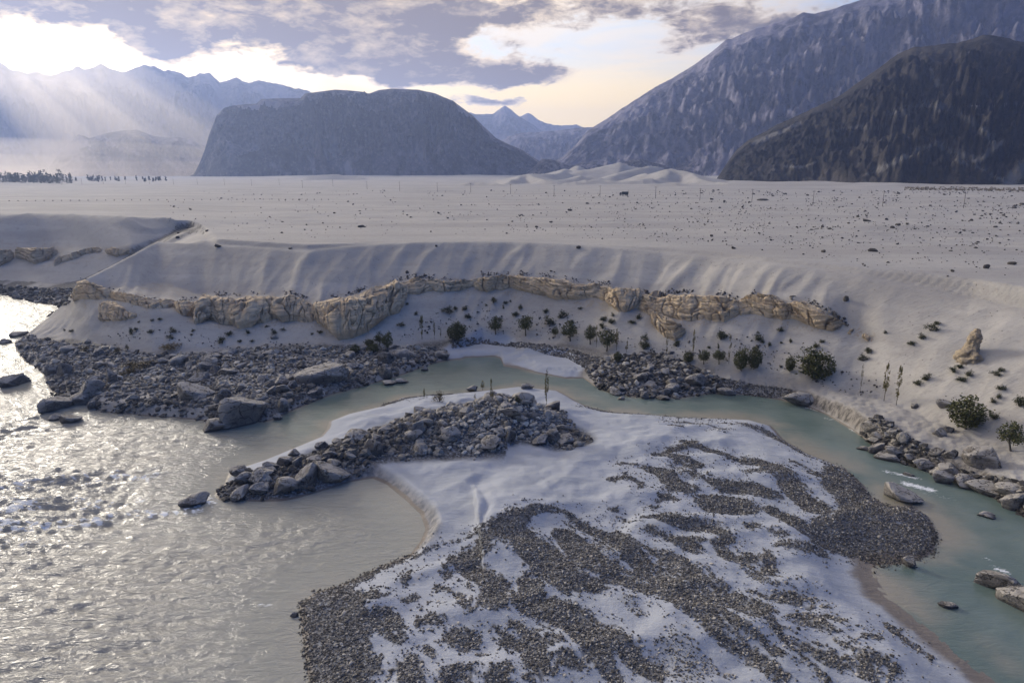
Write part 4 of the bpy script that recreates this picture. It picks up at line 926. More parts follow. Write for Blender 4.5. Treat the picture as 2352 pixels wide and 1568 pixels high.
def mat_boulder():
    m, T, bs = material('boulder_granite')
    co = T.node('ShaderNodeTexCoord').outputs['Object']
    pos = T.node('ShaderNodeNewGeometry').outputs['Position']; nor = T.node('ShaderNodeNewGeometry').outputs['Normal']
    rnd = T.node('ShaderNodeObjectInfo').outputs['Random']
    tone = T.attr('tone', 'OBJECT')
    n1 = T.noise(pos, .6, 5, .6); n2 = T.noise(pos, 4.0, 5, .7)
    pt = T.node('ShaderNodeNewGeometry').outputs['Pointiness']
    n3 = T.noise(T.mapv(pos, (.5, .5, 2.4), (.5, .35, 0)), 1.0, 5, .62, .5)
    crk = T.smooth(T.vor(T.vm('ADD', T.vm('MULTIPLY', pos, (.42, .42, .6)), T.node('ShaderNodeTexNoise').outputs['Color']), 1.0, 'DISTANCE_TO_EDGE'), .035, .004)
    dark = T.mix(rnd, (.075, .07, .068), (.13, .115, .105))
    lite = T.mix(rnd, (.34, .325, .31), (.25, .235, .225))
    c = T.mix(tone, dark, lite)
    c = T.mix(T.m('MULTIPLY', T.smooth(n1, .46, .66), .6), c, (.27, .245, .215))
    c = T.mix(T.m('MULTIPLY', T.smooth(n3, .5, .68), .55), c, (.065, .06, .058))
    c = T.mix(T.m('MULTIPLY', T.smooth(n2, .46, .7), .55), c, (.05, .048, .046))
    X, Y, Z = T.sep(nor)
    c = T.mix(T.m('MULTIPLY', T.m('MULTIPLY', T.smooth(Z, .3, .75), T.smooth(T.m('ADD', n1, T.m('MULTIPLY', n2, .4)), .5, .75)), .75), c, (.44, .42, .40))   # flat tops paled for sky light, put into the colour
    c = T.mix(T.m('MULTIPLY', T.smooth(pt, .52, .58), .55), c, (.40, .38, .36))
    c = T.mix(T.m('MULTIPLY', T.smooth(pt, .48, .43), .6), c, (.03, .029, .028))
    c = T.mix(T.m('MULTIPLY', crk, .75), c, (.03, .028, .027))
    P = T.sep(pos)
    wet = T.smooth(P[2], .42, .12)
    c = T.mix(T.m('MULTIPLY', wet, .75), c, (.045, .043, .042))
    T.put(bs.inputs['Base Color'], c); T.put(bs.inputs['Roughness'], T.m('SUBTRACT', .9, T.m('MULTIPLY', wet, .45))); bs.inputs['Specular IOR Level'].default_value = .3
    bump(T, bs, T.m('SUBTRACT', T.m('ADD', T.m('ADD', n1, n3), T.m('MULTIPLY', n2, .6)), T.m('MULTIPLY', crk, .8)), .9, .35)
    return m
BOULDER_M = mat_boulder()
def mat_rubble():
    m, T, bs = material('rubble_stone')
    pos = T.node('ShaderNodeNewGeometry').outputs['Position']
    tone = T.attr('tone'); n2 = T.noise(pos, 5.0, 4, .65)
    c = T.ramp(tone, [(0, (.045, .043, .042)), (.35, (.12, .113, .107)), (.7, (.30, .283, .26)), (1, (.56, .53, .48))])
    c = T.mix(T.m('MULTIPLY', T.smooth(n2, .45, .75), .5), c, (.05, .048, .046))
    P = T.sep(pos); wet = T.smooth(P[2], .35, .1)
    c = T.mix(T.m('MULTIPLY', wet, .7), c, (.04, .038, .037))
    T.put(bs.inputs['Base Color'], c); T.put(bs.inputs['Roughness'], T.m('SUBTRACT', .92, T.m('MULTIPLY', wet, .4))); bs.inputs['Specular IOR Level'].default_value = .25
    return m
RUB_M = mat_rubble()
PROTO = []
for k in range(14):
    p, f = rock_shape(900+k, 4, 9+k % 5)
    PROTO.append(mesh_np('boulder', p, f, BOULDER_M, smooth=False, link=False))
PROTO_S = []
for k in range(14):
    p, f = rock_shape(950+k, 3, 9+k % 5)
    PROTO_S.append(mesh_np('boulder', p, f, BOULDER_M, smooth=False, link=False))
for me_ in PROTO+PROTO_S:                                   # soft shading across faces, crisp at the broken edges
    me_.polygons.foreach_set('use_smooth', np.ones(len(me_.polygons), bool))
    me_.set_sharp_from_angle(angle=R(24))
nb = [0]
def boulder_at(x, y, z, sx, sy, sz, rz, label, group, tone, proto=None, tilt=None):
    lib = PROTO_S if proto is None else PROTO
    k = (nb[0]*5+3) % 14 if proto is None else proto; nb[0] += 1
    t = tilt if tilt is not None else (rng.uniform(-.25, .25), rng.uniform(-.25, .25))
    o = obj('boulder', lib[k], None, (x, y, z), (t[0], t[1], rz), (sx, sy, sz))
    o['tone'] = float(tone)
    return tag(o, label, 'boulder', group)
def hero(f, x, y, w, h, label, tone=.25, group='river boulders that stand out', proto=None, sink=.25):
    px, py = f(x, y); k = abs(f(1, 0)[0]-f(0, 0)[0]); w *= k; h *= k
    gx, gy, gz, _ = hit(px, py); gx, gy, gz = float(gx[0]), float(gy[0]), float(gz[0])
    D = math.sqrt(gx*gx+gy*gy+(CAM_H-gz)**2); wm = w/FV*D; hm = h/FV*D
    sd = math.asin((CAM_H-gz)/D); dep = .7*wm
    hm = max((hm-dep*.55*math.sin(sd))/math.cos(sd), .42*hm, .28*wm)
    sz = hm/(2-2*sink)*1.12; az = math.atan2(gx, gy)
    gx += math.sin(az)*dep*.42; gy += math.cos(az)*dep*.42
    gz = max(min(gz, float(H(gx, gy))+.3), -.2)
    return boulder_at(gx, gy, gz+sz*(1-2*sink), wm*.54, dep*.52, sz, -az+rng.choice([0, math.pi])+rng.uniform(-.18, .18), label, group, tone, proto, (rng.uniform(-.08, .08), rng.uniform(-.1, .1)))
HERO = [
 (VA,130,1092,260,130,'dark humped boulder alone in the bright river at the left edge',.15),(VA,590,1425,120,62,'left low boulder of a dark pair just off the promontory shore',.15),(VA,720,1458,185,92,'right larger boulder of a dark pair just off the promontory shore',.2),
 (VA,630,1328,300,140,'long wedge boulder pointing into the river on the promontory tip shore',.45),(VA,890,1272,220,110,'sloping pale boulder behind the long wedge boulder',.6),(VA,930,1190,230,150,'bluish white boulder in the left promontory rocks',.85),(VA,970,1322,100,80,'square grey boulder right of the sloping pale boulder',.4),
 (VA,560,962,170,90,'broad grey boulder at the left promontory water edge',.4),(VA,670,990,130,140,'slab leaning to the left beside the promontory water edge',.45),(VA,730,745,140,70,'pale flat boulder below the left sand slope',.7),(VA,1015,772,105,75,'pale cube boulder between brown shrubs below the slope',.7),
 (VA,1150,1052,90,130,'upright pale stone beside the brown shrub patch',.8),(VA,1690,848,120,55,'pale low boulder right of the brown shrub patch',.75),(VA,900,642,70,38,'small pale boulder lying on the foot of the left sand slope',.75),(VA,200,578,185,36,'flat dark rock awash off the promontory corner',.1),(VA,60,642,90,45,'small dark rock in the river by the left edge',.1),
 (VB,150,1198,400,200,'large flat topped pale boulder near the promontory shore',.85),(VB,770,1484,520,350,'biggest boulder with a peaked top at the promontory waterline',.42),(VB,390,1552,260,150,'blocky boulder in the water left of the biggest boulder',.3),(VB,550,1482,120,70,'small rounded boulder tucked under the biggest boulder',.3),
 (VB,500,1202,150,135,'upright grey boulder above the biggest boulder',.5),(VB,240,978,240,112,'white backed boulder above the flat topped one',.85),(VB,400,882,110,110,'tilted pale boulder up the promontory rock field',.75),(VB,290,852,140,95,'rounded grey boulder next to the tilted pale one',.5),(VB,560,900,220,80,'dark flat slab behind the white backed boulder',.2),
 (VB,1640,1012,580,235,'huge dark fronted boulder in the right part of the promontory',.3),(VB,1840,962,200,140,'pale smooth boulder against the right end of the huge dark one',.85),(VB,1145,1012,200,90,'dark slanting slab left of the huge dark boulder',.15),(VB,1285,1062,110,112,'split boulder below the huge dark boulder',.3),(VB,1170,1112,180,110,'grey boulder with a rounded back below the dark slab',.35),
 (VB,1050,1132,120,110,'pale faced boulder left of the rounded back one',.45),(VB,1530,1164,190,115,'dark shelf boulder hanging over the promontory shore',.2),(VB,1180,1345,130,165,'narrow upright boulder near the promontory waterline',.5),(VB,1130,1412,120,82,'light boulder at the water right of the biggest boulder',.55),(VB,1055,688,200,80,'tan flat boulder on the upper promontory below the cliff',.75),(VB,605,662,110,70,'pale boulder on the upper promontory below the double buttress',.75),(VB,1085,482,90,60,'white shell shaped boulder on the sand below the cliff',1.0),
 (VM,525,1205,170,150,'large pale faceted boulder at the front of the island ridge',.6),(VM,135,1408,195,185,'big smooth grey boulder at the sand edge of the island ridge',.45),(VM,570,1012,150,100,'bluish white boulder at the back of the island ridge',.85),(VM,905,1178,140,95,'tan block in the middle front of the island ridge',.6),(VM,780,1192,110,80,'dark block left of the tan block on the island ridge',.2),
 (VM,1740,1148,150,82,'dark flat block on the right flank of the island ridge',.12),(VM,1440,1045,260,140,'long dark slab with a pale back on the island ridge',.3),(VM,1610,872,170,70,'pale slab high on the island ridge',.7),(VM,1630,742,130,60,'pale boulder at the crest of the island ridge',.8),(VM,1880,1262,160,122,'pale faced boulder beside the scour hollow',.5),(VM,1445,1264,130,122,'right half of the split dark block at the island ridge foot',.15),(VM,1345,1254,115,82,'left half of the split dark block at the island ridge foot',.2),
 (VM,1590,1034,130,72,'rounded dark boulder right of the long dark slab',.2),(VM,405,1358,90,80,'dark cone boulder on the sand below the island ridge',.2),(VM,690,1352,110,80,'black boulder on the sand below the island ridge',.08),(VM,555,1384,90,60,'pale flat stone lying on the bar sand',.8),(VM,1880,965,150,112,'dark boulder below the tallest island poplar',.15),(VM,1080,764,110,60,'pale boulder at the left end of the island crest',.75),(VM,1040,984,150,60,'tan wedge boulder in mid island ridge',.65),(VM,1310,1064,190,80,'brown half buried slab left of the long dark slab',.35),(VM,1950,1180,140,100,'grey block at the hollow end of the island ridge',.4),
 (VL,1260,1218,370,225,'broad grey slab boulder beside the lagoon',.42),(VL,1030,1254,260,205,'cracked grey slab left of the broad lagoon slab',.42),(VL,820,1318,230,165,'squat grey boulder at the river on the ridge tip',.35),(VL,600,1314,205,120,'cracked flat dark boulder at the water on the ridge tip',.15),(VL,430,1222,215,125,'sloping dark boulder on the left ridge tip',.2),(VL,330,1304,150,75,'low dark boulder in the water at the left ridge tip',.12),(VL,400,1104,190,95,'brown grey boulder at the back of the ridge tip',.3),(VL,570,1172,120,80,'block with a flat top in the middle of the ridge tip',.35),
 (VL,840,1028,160,102,'grey boulder by the river side sand strip',.35),(VL,955,1032,95,100,'split grey boulder by the river side sand strip',.35),(VL,680,1078,150,100,'dark boulder over the river on the ridge tip',.2),(VL,900,928,120,66,'lone dark boulder at the end of the sand strip',.1),(VL,1170,858,140,82,'dark humped boulder on the sand strip side of the ridge',.12),(VL,1265,952,150,82,'grey round boulder in the lower ridge',.35),(VL,1455,972,120,92,'grey egg boulder in the lower ridge',.35),(VL,1445,824,130,82,'grey pointed boulder in the lower ridge',.4),(VL,1510,772,230,105,'dark broad boulder at the top of the lower ridge',.15),(VL,1130,988,170,55,'long flat dark slab in the lower ridge',.12),
 (VZ1,1280,422,178,84,'dark boulder alone in the rapids',.06),(VZ1,1920,1142,52,32,'small dark boulder in the river beside the gravel point',.08),
 (VR,1950,1038,290,195,'pyramid boulder alone on the right hand sand',.3),(VR,1565,1198,160,112,'round dark boulder at the right channel edge',.15),(VR,1000,962,220,60,'flat black slab at the right channel edge',.06),(VR,910,904,130,112,'cloven dark boulder at the right channel edge',.2),(VR,780,868,110,50,'low grey rock in the right channel',.2),(VR,1510,732,120,76,'grey block on the sand by the right bushes',.45),(VR,1620,692,100,60,'grey rounded rock under the large right bush',.35),(VR,1170,818,110,100,'tan block standing on the right bank',.5),
 (VR,1130,1374,330,100,'tan slab breaking the water of the right channel',.75),(VR,2235,1458,195,150,'pale humped boulder at the right frame edge bank',.5),(VR,2250,1332,250,110,'pinkish flat rock on the right bank edge',.6),(VR,1990,1322,300,110,'tan layered slab on the right bank edge',.5),(VR,1965,1518,130,56,'small dark rock in the right channel',.1),(VR,1510,918,120,70,'black boulder on the top of the right bank rocks',.08),(VR,1290,458,66,50,'small dark boulder below the right hand poplars',.15),(VR,1585,468,140,72,'grey crumbling rock at the foot of the right slope',.4),
 (VR,900,702,240,82,'pale broken slab on the undercut right bank',.6),(VR,1030,762,110,62,'white edged rock below the undercut bank',.6),(VR,1620,962,110,92,'dark block behind the round boulder on the right bank',.1),(VR,1150,902,120,82,'dark block in the right bank rocks',.15),(VR,1230,1122,100,48,'low black rock at the water of the right bank',.06),
 (VZ3,2170,972,210,118,'rounded brown boulder in the clear right pool',.25),(VZ3,2335,1108,230,145,'tan lit boulder cut by the right frame edge',.5),(VZ3,1845,1086,92,36,'small flat dark rock in the right pool',.06),(VZ3,2100,492,82,32,'small black rock in the right channel current',.05),(VZ3,1612,824,80,62,'grey boulder at the end of the gravel tongue',.25),
 (VC,1575,874,250,155,'large dark square block at the far bank water edge',.12),(VC,1040,868,140,82,'pale topped block in the far bank heap',.5),(VC,970,1004,100,102,'upright grey boulder at the far bank waterline',.4),(VC,1200,964,130,84,'pointed grey boulder at the far bank waterline',.35),(VC,1190,1024,175,60,'low wide boulder in the water of the far bank',.25),(VC,690,934,110,84,'tilted grey boulder at the far bank left end',.35),(VC,690,1014,100,50,'low grey boulder in the water at the far bank left end',.35),(VC,1160,738,190,70,'dark slab across the far bank heap',.08),(VC,690,752,110,64,'dark block at the left of the far bank heap',.15),(VC,890,792,120,72,'slanting dark block in the far bank heap',.2),(VC,990,698,110,64,'pale topped rock high in the far bank heap',.5),(VC,1775,932,72,46,'white boulder at the far bank water edge',1.0),(VC,1930,962,215,44,'long brown slab at the far bank water edge',.3),(VC,1265,492,92,50,'grey rock by the thin poplar behind the heap',.45),(V6,890,1345,240,80,'long tan rock lip over the right channel',.5),
 (VM,240,494,190,120,'dark tilted slab below the round bushes',.2),(VM,405,444,195,108,'pale topped boulder next to the round bushes',.6),(VM,800,464,150,92,'dark boulder by the sand of the inlet',.15),(VM,240,654,170,142,'grey boulder above the green channel',.4),(VM,265,704,150,60,'flat pale boulder at the green channel edge',.55),(VM,395,684,130,60,'pale grey boulder at the green channel edge',.5),(VM,610,562,82,60,'small pale boulder right of the channel rocks',.5)]
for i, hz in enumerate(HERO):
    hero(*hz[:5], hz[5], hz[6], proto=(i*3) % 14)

def merge_rocks(name, label, X, Y, S, tone, sub=1, flat=.7, sink=.3, nproto=10, mat=None, seed=0, zoff=None, cuts=9):
    """many small stones joined into one loose heap"""
    r = np.random.default_rng(seed); n = len(X)
    Z = H(X, Y) if zoff is None else zoff
    VV, FF, TT = [], [], []; off = 0
    for k in range(nproto):
        idx = np.where(np.arange(n) % nproto == k)[0]
        if len(idx) == 0: continue
        p, f = rock_shape(5000+seed*31+k, sub, cuts, noisy=sub > 1, soft=.03)
        a = r.uniform(0, 2*math.pi, len(idx)); sx = S[idx]*r.uniform(.8, 1.3, len(idx)); sy = S[idx]*r.uniform(.65, 1.1, len(idx)); sz = S[idx]*flat*r.uniform(.7, 1.2, len(idx))
        tl = r.uniform(-.5, .5, (len(idx), 2))
        q = p[None]*np.stack([sx, sy, sz], 1)[:, None, :]
        x0, y0, z0 = q[..., 0], q[..., 1], q[..., 2]
        z1 = z0+x0*tl[:, :1]*.6+y0*tl[:, 1:]*.6
        ca, sa = np.cos(a)[:, None], np.sin(a)[:, None]
        W = np.stack([x0*ca-y0*sa+X[idx][:, None], x0*sa+y0*ca+Y[idx][:, None], z1+(Z[idx]+sz*(1-2*sink))[:, None]], -1)
        VV.append(W.reshape(-1, 3)); FF.append((f[None]+(np.arange(len(idx))*len(p))[:, None, None]+off).reshape(-1, 3)); off += len(idx)*len(p)
        TT.append(np.repeat(tone[idx], len(p)))
    o = mesh_np(name, np.concatenate(VV), np.concatenate(FF), mat or RUB_M, smooth=False, attrs={'tone': np.concatenate(TT)})
    return tag(o, label, kind='stuff')
def sample_poly(P, n, seed):
    P = np.array(P); r = np.random.default_rng(seed); out = np.zeros((0, 2))
    while len(out) < n:
        q = np.stack([r.uniform(P[:, 0].min(), P[:, 0].max(), n*3), r.uniform(P[:, 1].min(), P[:, 1].max(), n*3)], 1)
        out = np.concatenate([out, q[poly_sdf(q[:, 0], q[:, 1], P) > 0]])
    return out[:n, 0], out[:n, 1]
def on_land(P):
    a = np.array(P, float); x, y, z, ok = hit(a[:, 0], a[:, 1]); return np.stack([x, y], 1)
def sizes(n, lo, hi, seed, p=2.6):
    u = np.random.default_rng(seed).random(n); return (lo**-p+u*(hi**-p-lo**-p))**(-1/p)
PROM = on_land([(36,792),(62,772),(150,788),(212,793),(353,815),(459,811),(600,797),(780,794),(880,799),(950,795),(1030,806),(1000,832),(930,857),(840,886),(760,905),(680,938),(620,964),(530,985),(450,962),(340,954),(240,946),(122,942),(116,892),(98,856),(52,822)])
HEAP = on_land([(1342,848),(1372,836),(1420,816),(1500,804),(1560,824),(1620,852),(1665,872),(1640,903),(1560,915),(1450,912),(1375,895)])
RBANK = on_land([(1985,1005),(2010,985),(2050,1012),(2085,1035),(2150,1072),(2215,1092),(2225,1118),(2180,1112),(2120,1095),(2050,1062)])
FARB = on_land([(-150,660),(0,657),(80,661),(160,665),(170,692),(140,704),(60,692),(0,677),(-150,676)])
ZONES = [('rocks of the promontory rock field', PROM, 26, 'promontory rock field below the cliff'), ('rocks of the far bank heap', HEAP, 20, 'far bank heap across the channel'), ('rocks of the right bank', RBANK, 16, 'right bank rocks beside the channel'), ('rocks of the further left shore', FARB, 10, 'further left shore below the far bluff')]
for zi, (grp, P, n, txt) in enumerate(ZONES):
    X, Y = sample_poly(P, n*2, 600+zi); Zs = H(X, Y); keep = np.where(Zs > -.2)[0][:n]
    for i in keep:
        s = float(rng.uniform(.7, 1.05)+.95*rng.random()**3); t = float(rng.uniform(.1, .6))
        boulder_at(float(X[i]), float(Y[i]), float(Zs[i])+s*.3, s*rng.uniform(.9, 1.25), s*rng.uniform(.8, 1.1), s*rng.uniform(.55, .8), rng.uniform(0, 6.3), 'ordinary grey boulder among many like it in the '+txt, grp, t)
# island ridge
def ridge_points(n, seed, qmax=1.0):
    r = np.random.default_rng(seed); S = np.array(SPW); X = np.zeros(0); Y = np.zeros(0)
    while len(X) < n:
        x = r.uniform(S[:, 0].min()-8, S[:, 0].max()+8, n*4); y = r.uniform(S[:, 1].min()-10, S[:, 1].max()+12, n*4)
        d, t = line_d(x, y, S[:, :2]); w = np.interp(t*(len(S)-1), np.arange(len(S)), S[:, 3])
        m = (d < w*qmax*(.85+.25*noise2(x*.3, y*.3, 5))) & (H(x, y) > -.1)
        X = np.concatenate([X, x[m]]); Y = np.concatenate([Y, y[m]])
    return X[:n], Y[:n]
X, Y = ridge_points(60, 71, .95)
for i in range(len(X)):
    s = float(rng.uniform(.55, .95)+.8*rng.random()**3); sx = -12 < X[i]
    boulder_at(float(X[i]), float(Y[i]), float(H(X[i], Y[i]))+s*.3, s*rng.uniform(.9, 1.25), s*rng.uniform(.8, 1.1), s*rng.uniform(.6, .85), rng.uniform(0, 6.3), 'ordinary angular boulder in the jumble of the island boulder ridge', 'rocks of the island boulder ridge', float(rng.choice([.12, .25, .5, .75, .9, 1.0]) if X[i] > -22 else rng.choice([.1, .2, .3, .45])))
X, Y = ridge_points(4300, 72, 1.02); S = sizes(len(X), .17, .8, 3, 2.2)
pale = sstep(X, -25, -3)*sstep(X, 14, 4)
tone = np.clip(.05+rng.random(len(X))*.5+.6*pale*rng.random(len(X))**.4, 0, 1)
merge_rocks('rubble', 'loose angular rubble of the island boulder ridge', X, Y, S, tone, 1, .75, .25, seed=1)
X, Y = sample_poly(PROM, 6800, 73); k_ = H(X, Y) > -.35; X, Y = X[k_], Y[k_]
up = sstep(np.hypot(X, Y)-np.interp(np.arctan2(X, Y), AZT, RR[2]), 1.5, 8)
S = sizes(len(X), .2, 1.0, 4, 2.3)
merge_rocks('rubble', 'loose grey rubble of the promontory, dark and wet along the water', X, Y, S, np.clip(.08+rng.random(len(X))*.5+.55*up*rng.random(len(X)), 0, 1), 1, .7, .25, seed=2)
X, Y = sample_poly(HEAP, 2300, 74); k_ = H(X, Y) > -.35; X, Y = X[k_], Y[k_]
merge_rocks('rubble', 'loose dark rubble of the far bank heap', X, Y, sizes(len(X), .2, .8, 5, 2.2), np.clip(rng.random(len(X))**1.6*.9, 0, 1), 1, .7, .25, seed=3)
BACK = on_land([(1031,782),(1110,776),(1180,786),(1300,800),(1400,826),(1345,846),(1303,822),(1186,800),(1180,796),(1108,789),(1040,800)])
X, Y = sample_poly(BACK, 1500, 75)
merge_rocks('rubble', 'stony strand behind the sand spit', X, Y, sizes(len(X), .14, .45, 6, 2.6), np.clip(rng.random(len(X))*.7, 0, 1), 1, .6, .3, seed=4)
X, Y = sample_poly(RBP, 1250, 76); k_ = H(X, Y) > -.35; X, Y = X[k_], Y[k_]
merge_rocks('rubble', 'dark slabby rubble on the right bank', X, Y, sizes(len(X), .2, .75, 7, 2.0), np.clip(rng.random(len(X))**2*.8, 0, 1), 1, .6, .25, seed=5)
X, Y = sample_poly(FARB, 1300, 78)
merge_rocks('rubble', 'dark rubble along the further left shore', X, Y, sizes(len(X), .3, 1.2, 8, 2.2), np.clip(rng.random(len(X))**1.4*.8, 0, 1), 1, .65, .25, seed=6)
STR = on_land([(1560,850),(1640,868),(1700,873),(1800,890),(1850,905),(1790,913),(1700,905),(1640,900)])
X, Y = sample_poly(STR, 1400, 79)
merge_rocks('gravel', 'dark gravel strand on the far bank of the channel', X, Y, sizes(len(X), .10, .3, 9, 2.6), np.clip(rng.random(len(X))*.6, 0, 1), 1, .6, .3, seed=7)
SLP = on_land([(200,780),(300,760),(450,770),(600,770),(760,790),(900,780),(1000,720),(1100,690),(1300,710),(1500,800),(1600,770),(1800,770),(2000,860),(2352,960),(2352,1010),(2100,930),(1800,850),(1550,820),(1300,775),(1100,770),(950,785),(700,792),(450,800),(250,795)])
X, Y = sample_poly(SLP, 900, 80); nn = fbm(X*.1, Y*.1, 2, 44)+rng.random(len(X))*.5 > .22; X, Y = X[nn], Y[nn]
merge_rocks('scree', 'scattered dark stones on the sand slopes', X, Y, sizes(len(X), .10, .38, 10, 2.4), np.clip(rng.random(len(X))*.4, 0, 1), 1, .8, .25, seed=8)
# stones shed along the top of the cliff
xs = rng.uniform(180, 1950, 1400); xs = xs[fbm(xs*.02, xs*0, 3, 47)+.25*rng.random(1400) > .16]; yt = np.interp(xs, [p[0] for p in CLIFF_T], [p[1] for p in CLIFF_T])-np.abs(rng.normal(0, 5, len(xs)))
X, Y, Z, ok = hit(xs, yt)
merge_rocks('scree', 'dark stones lying along the cliff top', X[ok], Y[ok], sizes(int(ok.sum()), .13, .5, 11, 2.4), np.clip(rng.random(int(ok.sum()))*.6, 0, 1), 1, .8, .2, seed=9)

# ---- cobbles of the bar
xmin, ymin = BAR.min(0); xmax, ymax = BAR.max(0)
ymin = max(ymin, 30); NC = 430000
X = rng.uniform(max(xmin, -45), min(xmax, 75), NC); Y = rng.uniform(ymin, ymax, NC)
keep = (poly_sdf(X, Y, BAR) > -.9); X, Y = X[keep], Y[keep]
g = gravel(X, Y); keep = rng.random(len(X)) < g*1.0; X, Y = X[keep], Y[keep]
big = rng.random(len(X))
S = .052+.072*big**2+.085*(rng.random(len(X)) > .965)
tone = np.clip(.15+.8*rng.random(len(X))**1.6, 0, 1)
print('cobbles', len(X))
nearc = np.hypot(X, Y) < 66
merge_rocks('gravel', 'dark rounded cobbles washed into stripes across the near part of the pale bar', X[nearc], Y[nearc], S[nearc], tone[nearc], 1, .66, .22, nproto=8, seed=12, cuts=3)
fc = ~nearc
merge_rocks('gravel', 'dark cobbles washed into patches across the far part of the pale bar', X[fc], Y[fc], S[fc]*1.12, tone[fc], 0, .75, .22, nproto=8, seed=13, cuts=2)
# ================================================================ STONES AND BUSHES OF THE PLAIN
def mat_plain(name, c0, c1):
    m, T, bs = material(name)
    pos = T.node('ShaderNodeNewGeometry').outputs['Position']
    T.put(bs.inputs['Base Color'], T.mix(T.noise(pos, 2.0, 4, .6), c0, c1)); bs.inputs['Roughness'].default_value = .95
    return m
DARKSTONE_M = mat_plain('desert_stone', (.035, .033, .032), (.10, .092, .085))
def stone_px(n, seed):
    r = np.random.default_rng(seed); px = r.uniform(380, 2500, n*6); py = 437+215*r.random(n*6)**1.25
    lim = np.interp(px, [380, 700, 1100, 1500, 1800, 2100, 2352], [548, 560, 545, 560, 585, 640, 690])-6
    w = np.interp(px, [380, 900, 1300, 1700, 2352], [.12, .25, .55, 1, .95])*np.exp(-((py-505)/85)**2)*(.25+1.4*np.maximum(fbm(px*.012, py*.06, 3, 9), 0)*2)
    k = (py < lim) & (r.random(n*6) < w); return px[k][:n], py[k][:n]
SPROTO = []
for k in range(6):
    p, f = rock_shape(1500+k, 2, 9, .08, .07); SPROTO.append(mesh_np('stone', p, f, DARKSTONE_M, smooth=False, link=False))
NAMED_STONES = [(VS2,1487,1372,34,15,'largest dark stone in the middle of the sand plain'),(VS2,130,1478,46,15,'low dark stone heap on the left middle of the plain'),(VS3,657,1305,78,13,'long low black rock on the plain in front of the dark hill'),(VS3,1325,1440,50,16,'dark stone with a smaller hump on the right plain'),(VS3,1530,1468,32,18,'grey boulder alone on the right plain'),
  (VS3,1497,1484,28,15,'black stone just left below the grey plain boulder'),(VS3,318,1540,22,16,'grey round stone near the middle right of the plain'),(V6,2108,440,34,26,'grey boulder where the plain bends down on the right'),(V6,1195,650,36,34,'dark boulder in the sand above the cliff end'),(V6,460,312,30,18,'dark stone on the plain edge above the flutes'),(V6,1045,335,28,20,'stone on the plain edge over the right cliff'),(V6,1370,330,60,22,'cluster stone half blown over with sand'),(V5,618,298,18,14,'single dark stone on the shaded sand slope'),(V5,1545,308,34,18,'dark stone on the brink of the slope'),(V4,1158,243,26,14,'dark stone near the far ravine'),(V4,1418,300,44,20,'dark stone on the left brink'),(V4,1890,312,24,10,'small stone on the left brink'),(V5,430,470,26,20,'pale stone perched above the cliff'),(V6,1885,462,22,16,'dark stone left of the bend boulder on the right slope'),(V6,2275,415,46,18,'dark stone pair at the right edge of the plain')]
for i, (f, x, y, w, h, lab) in enumerate(NAMED_STONES):
    px, py = f(x, y); gx, gy, gz, _ = hit(px, py); D = math.hypot(float(gx[0]), float(gy[0])); k = 1/2.8333/FV*D
    o = obj('stone', SPROTO[i % 6], None, (float(gx[0]), float(gy[0]), float(gz[0])+h*k*.3), (0, 0, rng.uniform(-.3, .3)-math.atan2(float(gx[0]), float(gy[0]))), (w*k*.5, w*k*.4, h*k*.6))
    tag(o, lab, 'stone', 'stones that stand out on the plain')
px, py = stone_px(260, 21); X, Y, Z, ok = hit(px, py)
for i in np.where(ok)[0]:
    D = math.hypot(X[i], Y[i]); s = float(np.clip(rng.gamma(2.2, 1.3)+2.2, 2.4, 8))/FV*D*.5
    s = min(s, 1.3)
    o = obj('stone', SPROTO[i % 6], None, (float(X[i]), float(Y[i]), float(Z[i])+s*.25), (0, 0, rng.uniform(0, 6.3)), (s*rng.uniform(.8, 1.3), s*rng.uniform(.8, 1.2), s*rng.uniform(.55, .8)))
    tag(o, 'small dark stone, one of many strewn over the sand plain', 'stone', 'dark stones strewn over the plain')
px, py = stone_px(3000, 22); X, Y, Z, ok = hit(px, py); X, Y = X[ok], Y[ok]
S = np.minimum((1.0+rng.gamma(1.5, .75, len(X)))/FV*np.hypot(X, Y)*.5, .7)
merge_rocks('pebbles', 'specks of small dark stones all over the plain', X, Y, S, rng.random(len(X))*.3, 1, .75, .25, seed=14)

# markers along the sand road
mk = [(VS1(60+i*57, 1309-i*.35)) for i in range(31)]+[(VS1(1815+i*46, 1300)) for i in range(8)]+[(1160+i*16.5, 488*.9224+.35*math.sin(i)) for i in range(24)]
p_, f_ = rock_shape(77, 2, 6, .03, .1); MK = mesh_np('marker_stone', p_, f_, DARKSTONE_M, smooth=False, link=False)
for i, (x, y) in enumerate(mk):
    gx, gy, gz, ok = hit(x, y); s = .30
    o = obj('marker_stone', MK, None, (float(gx[0]), float(gy[0]), float(gz[0])+s*.6), (0, 0, i*.7), (s*1.15, s, s*1.25))
    tag(o, 'small dark marker stone in the even row along the sand road', 'marker stone', 'marker stones along the sand road')

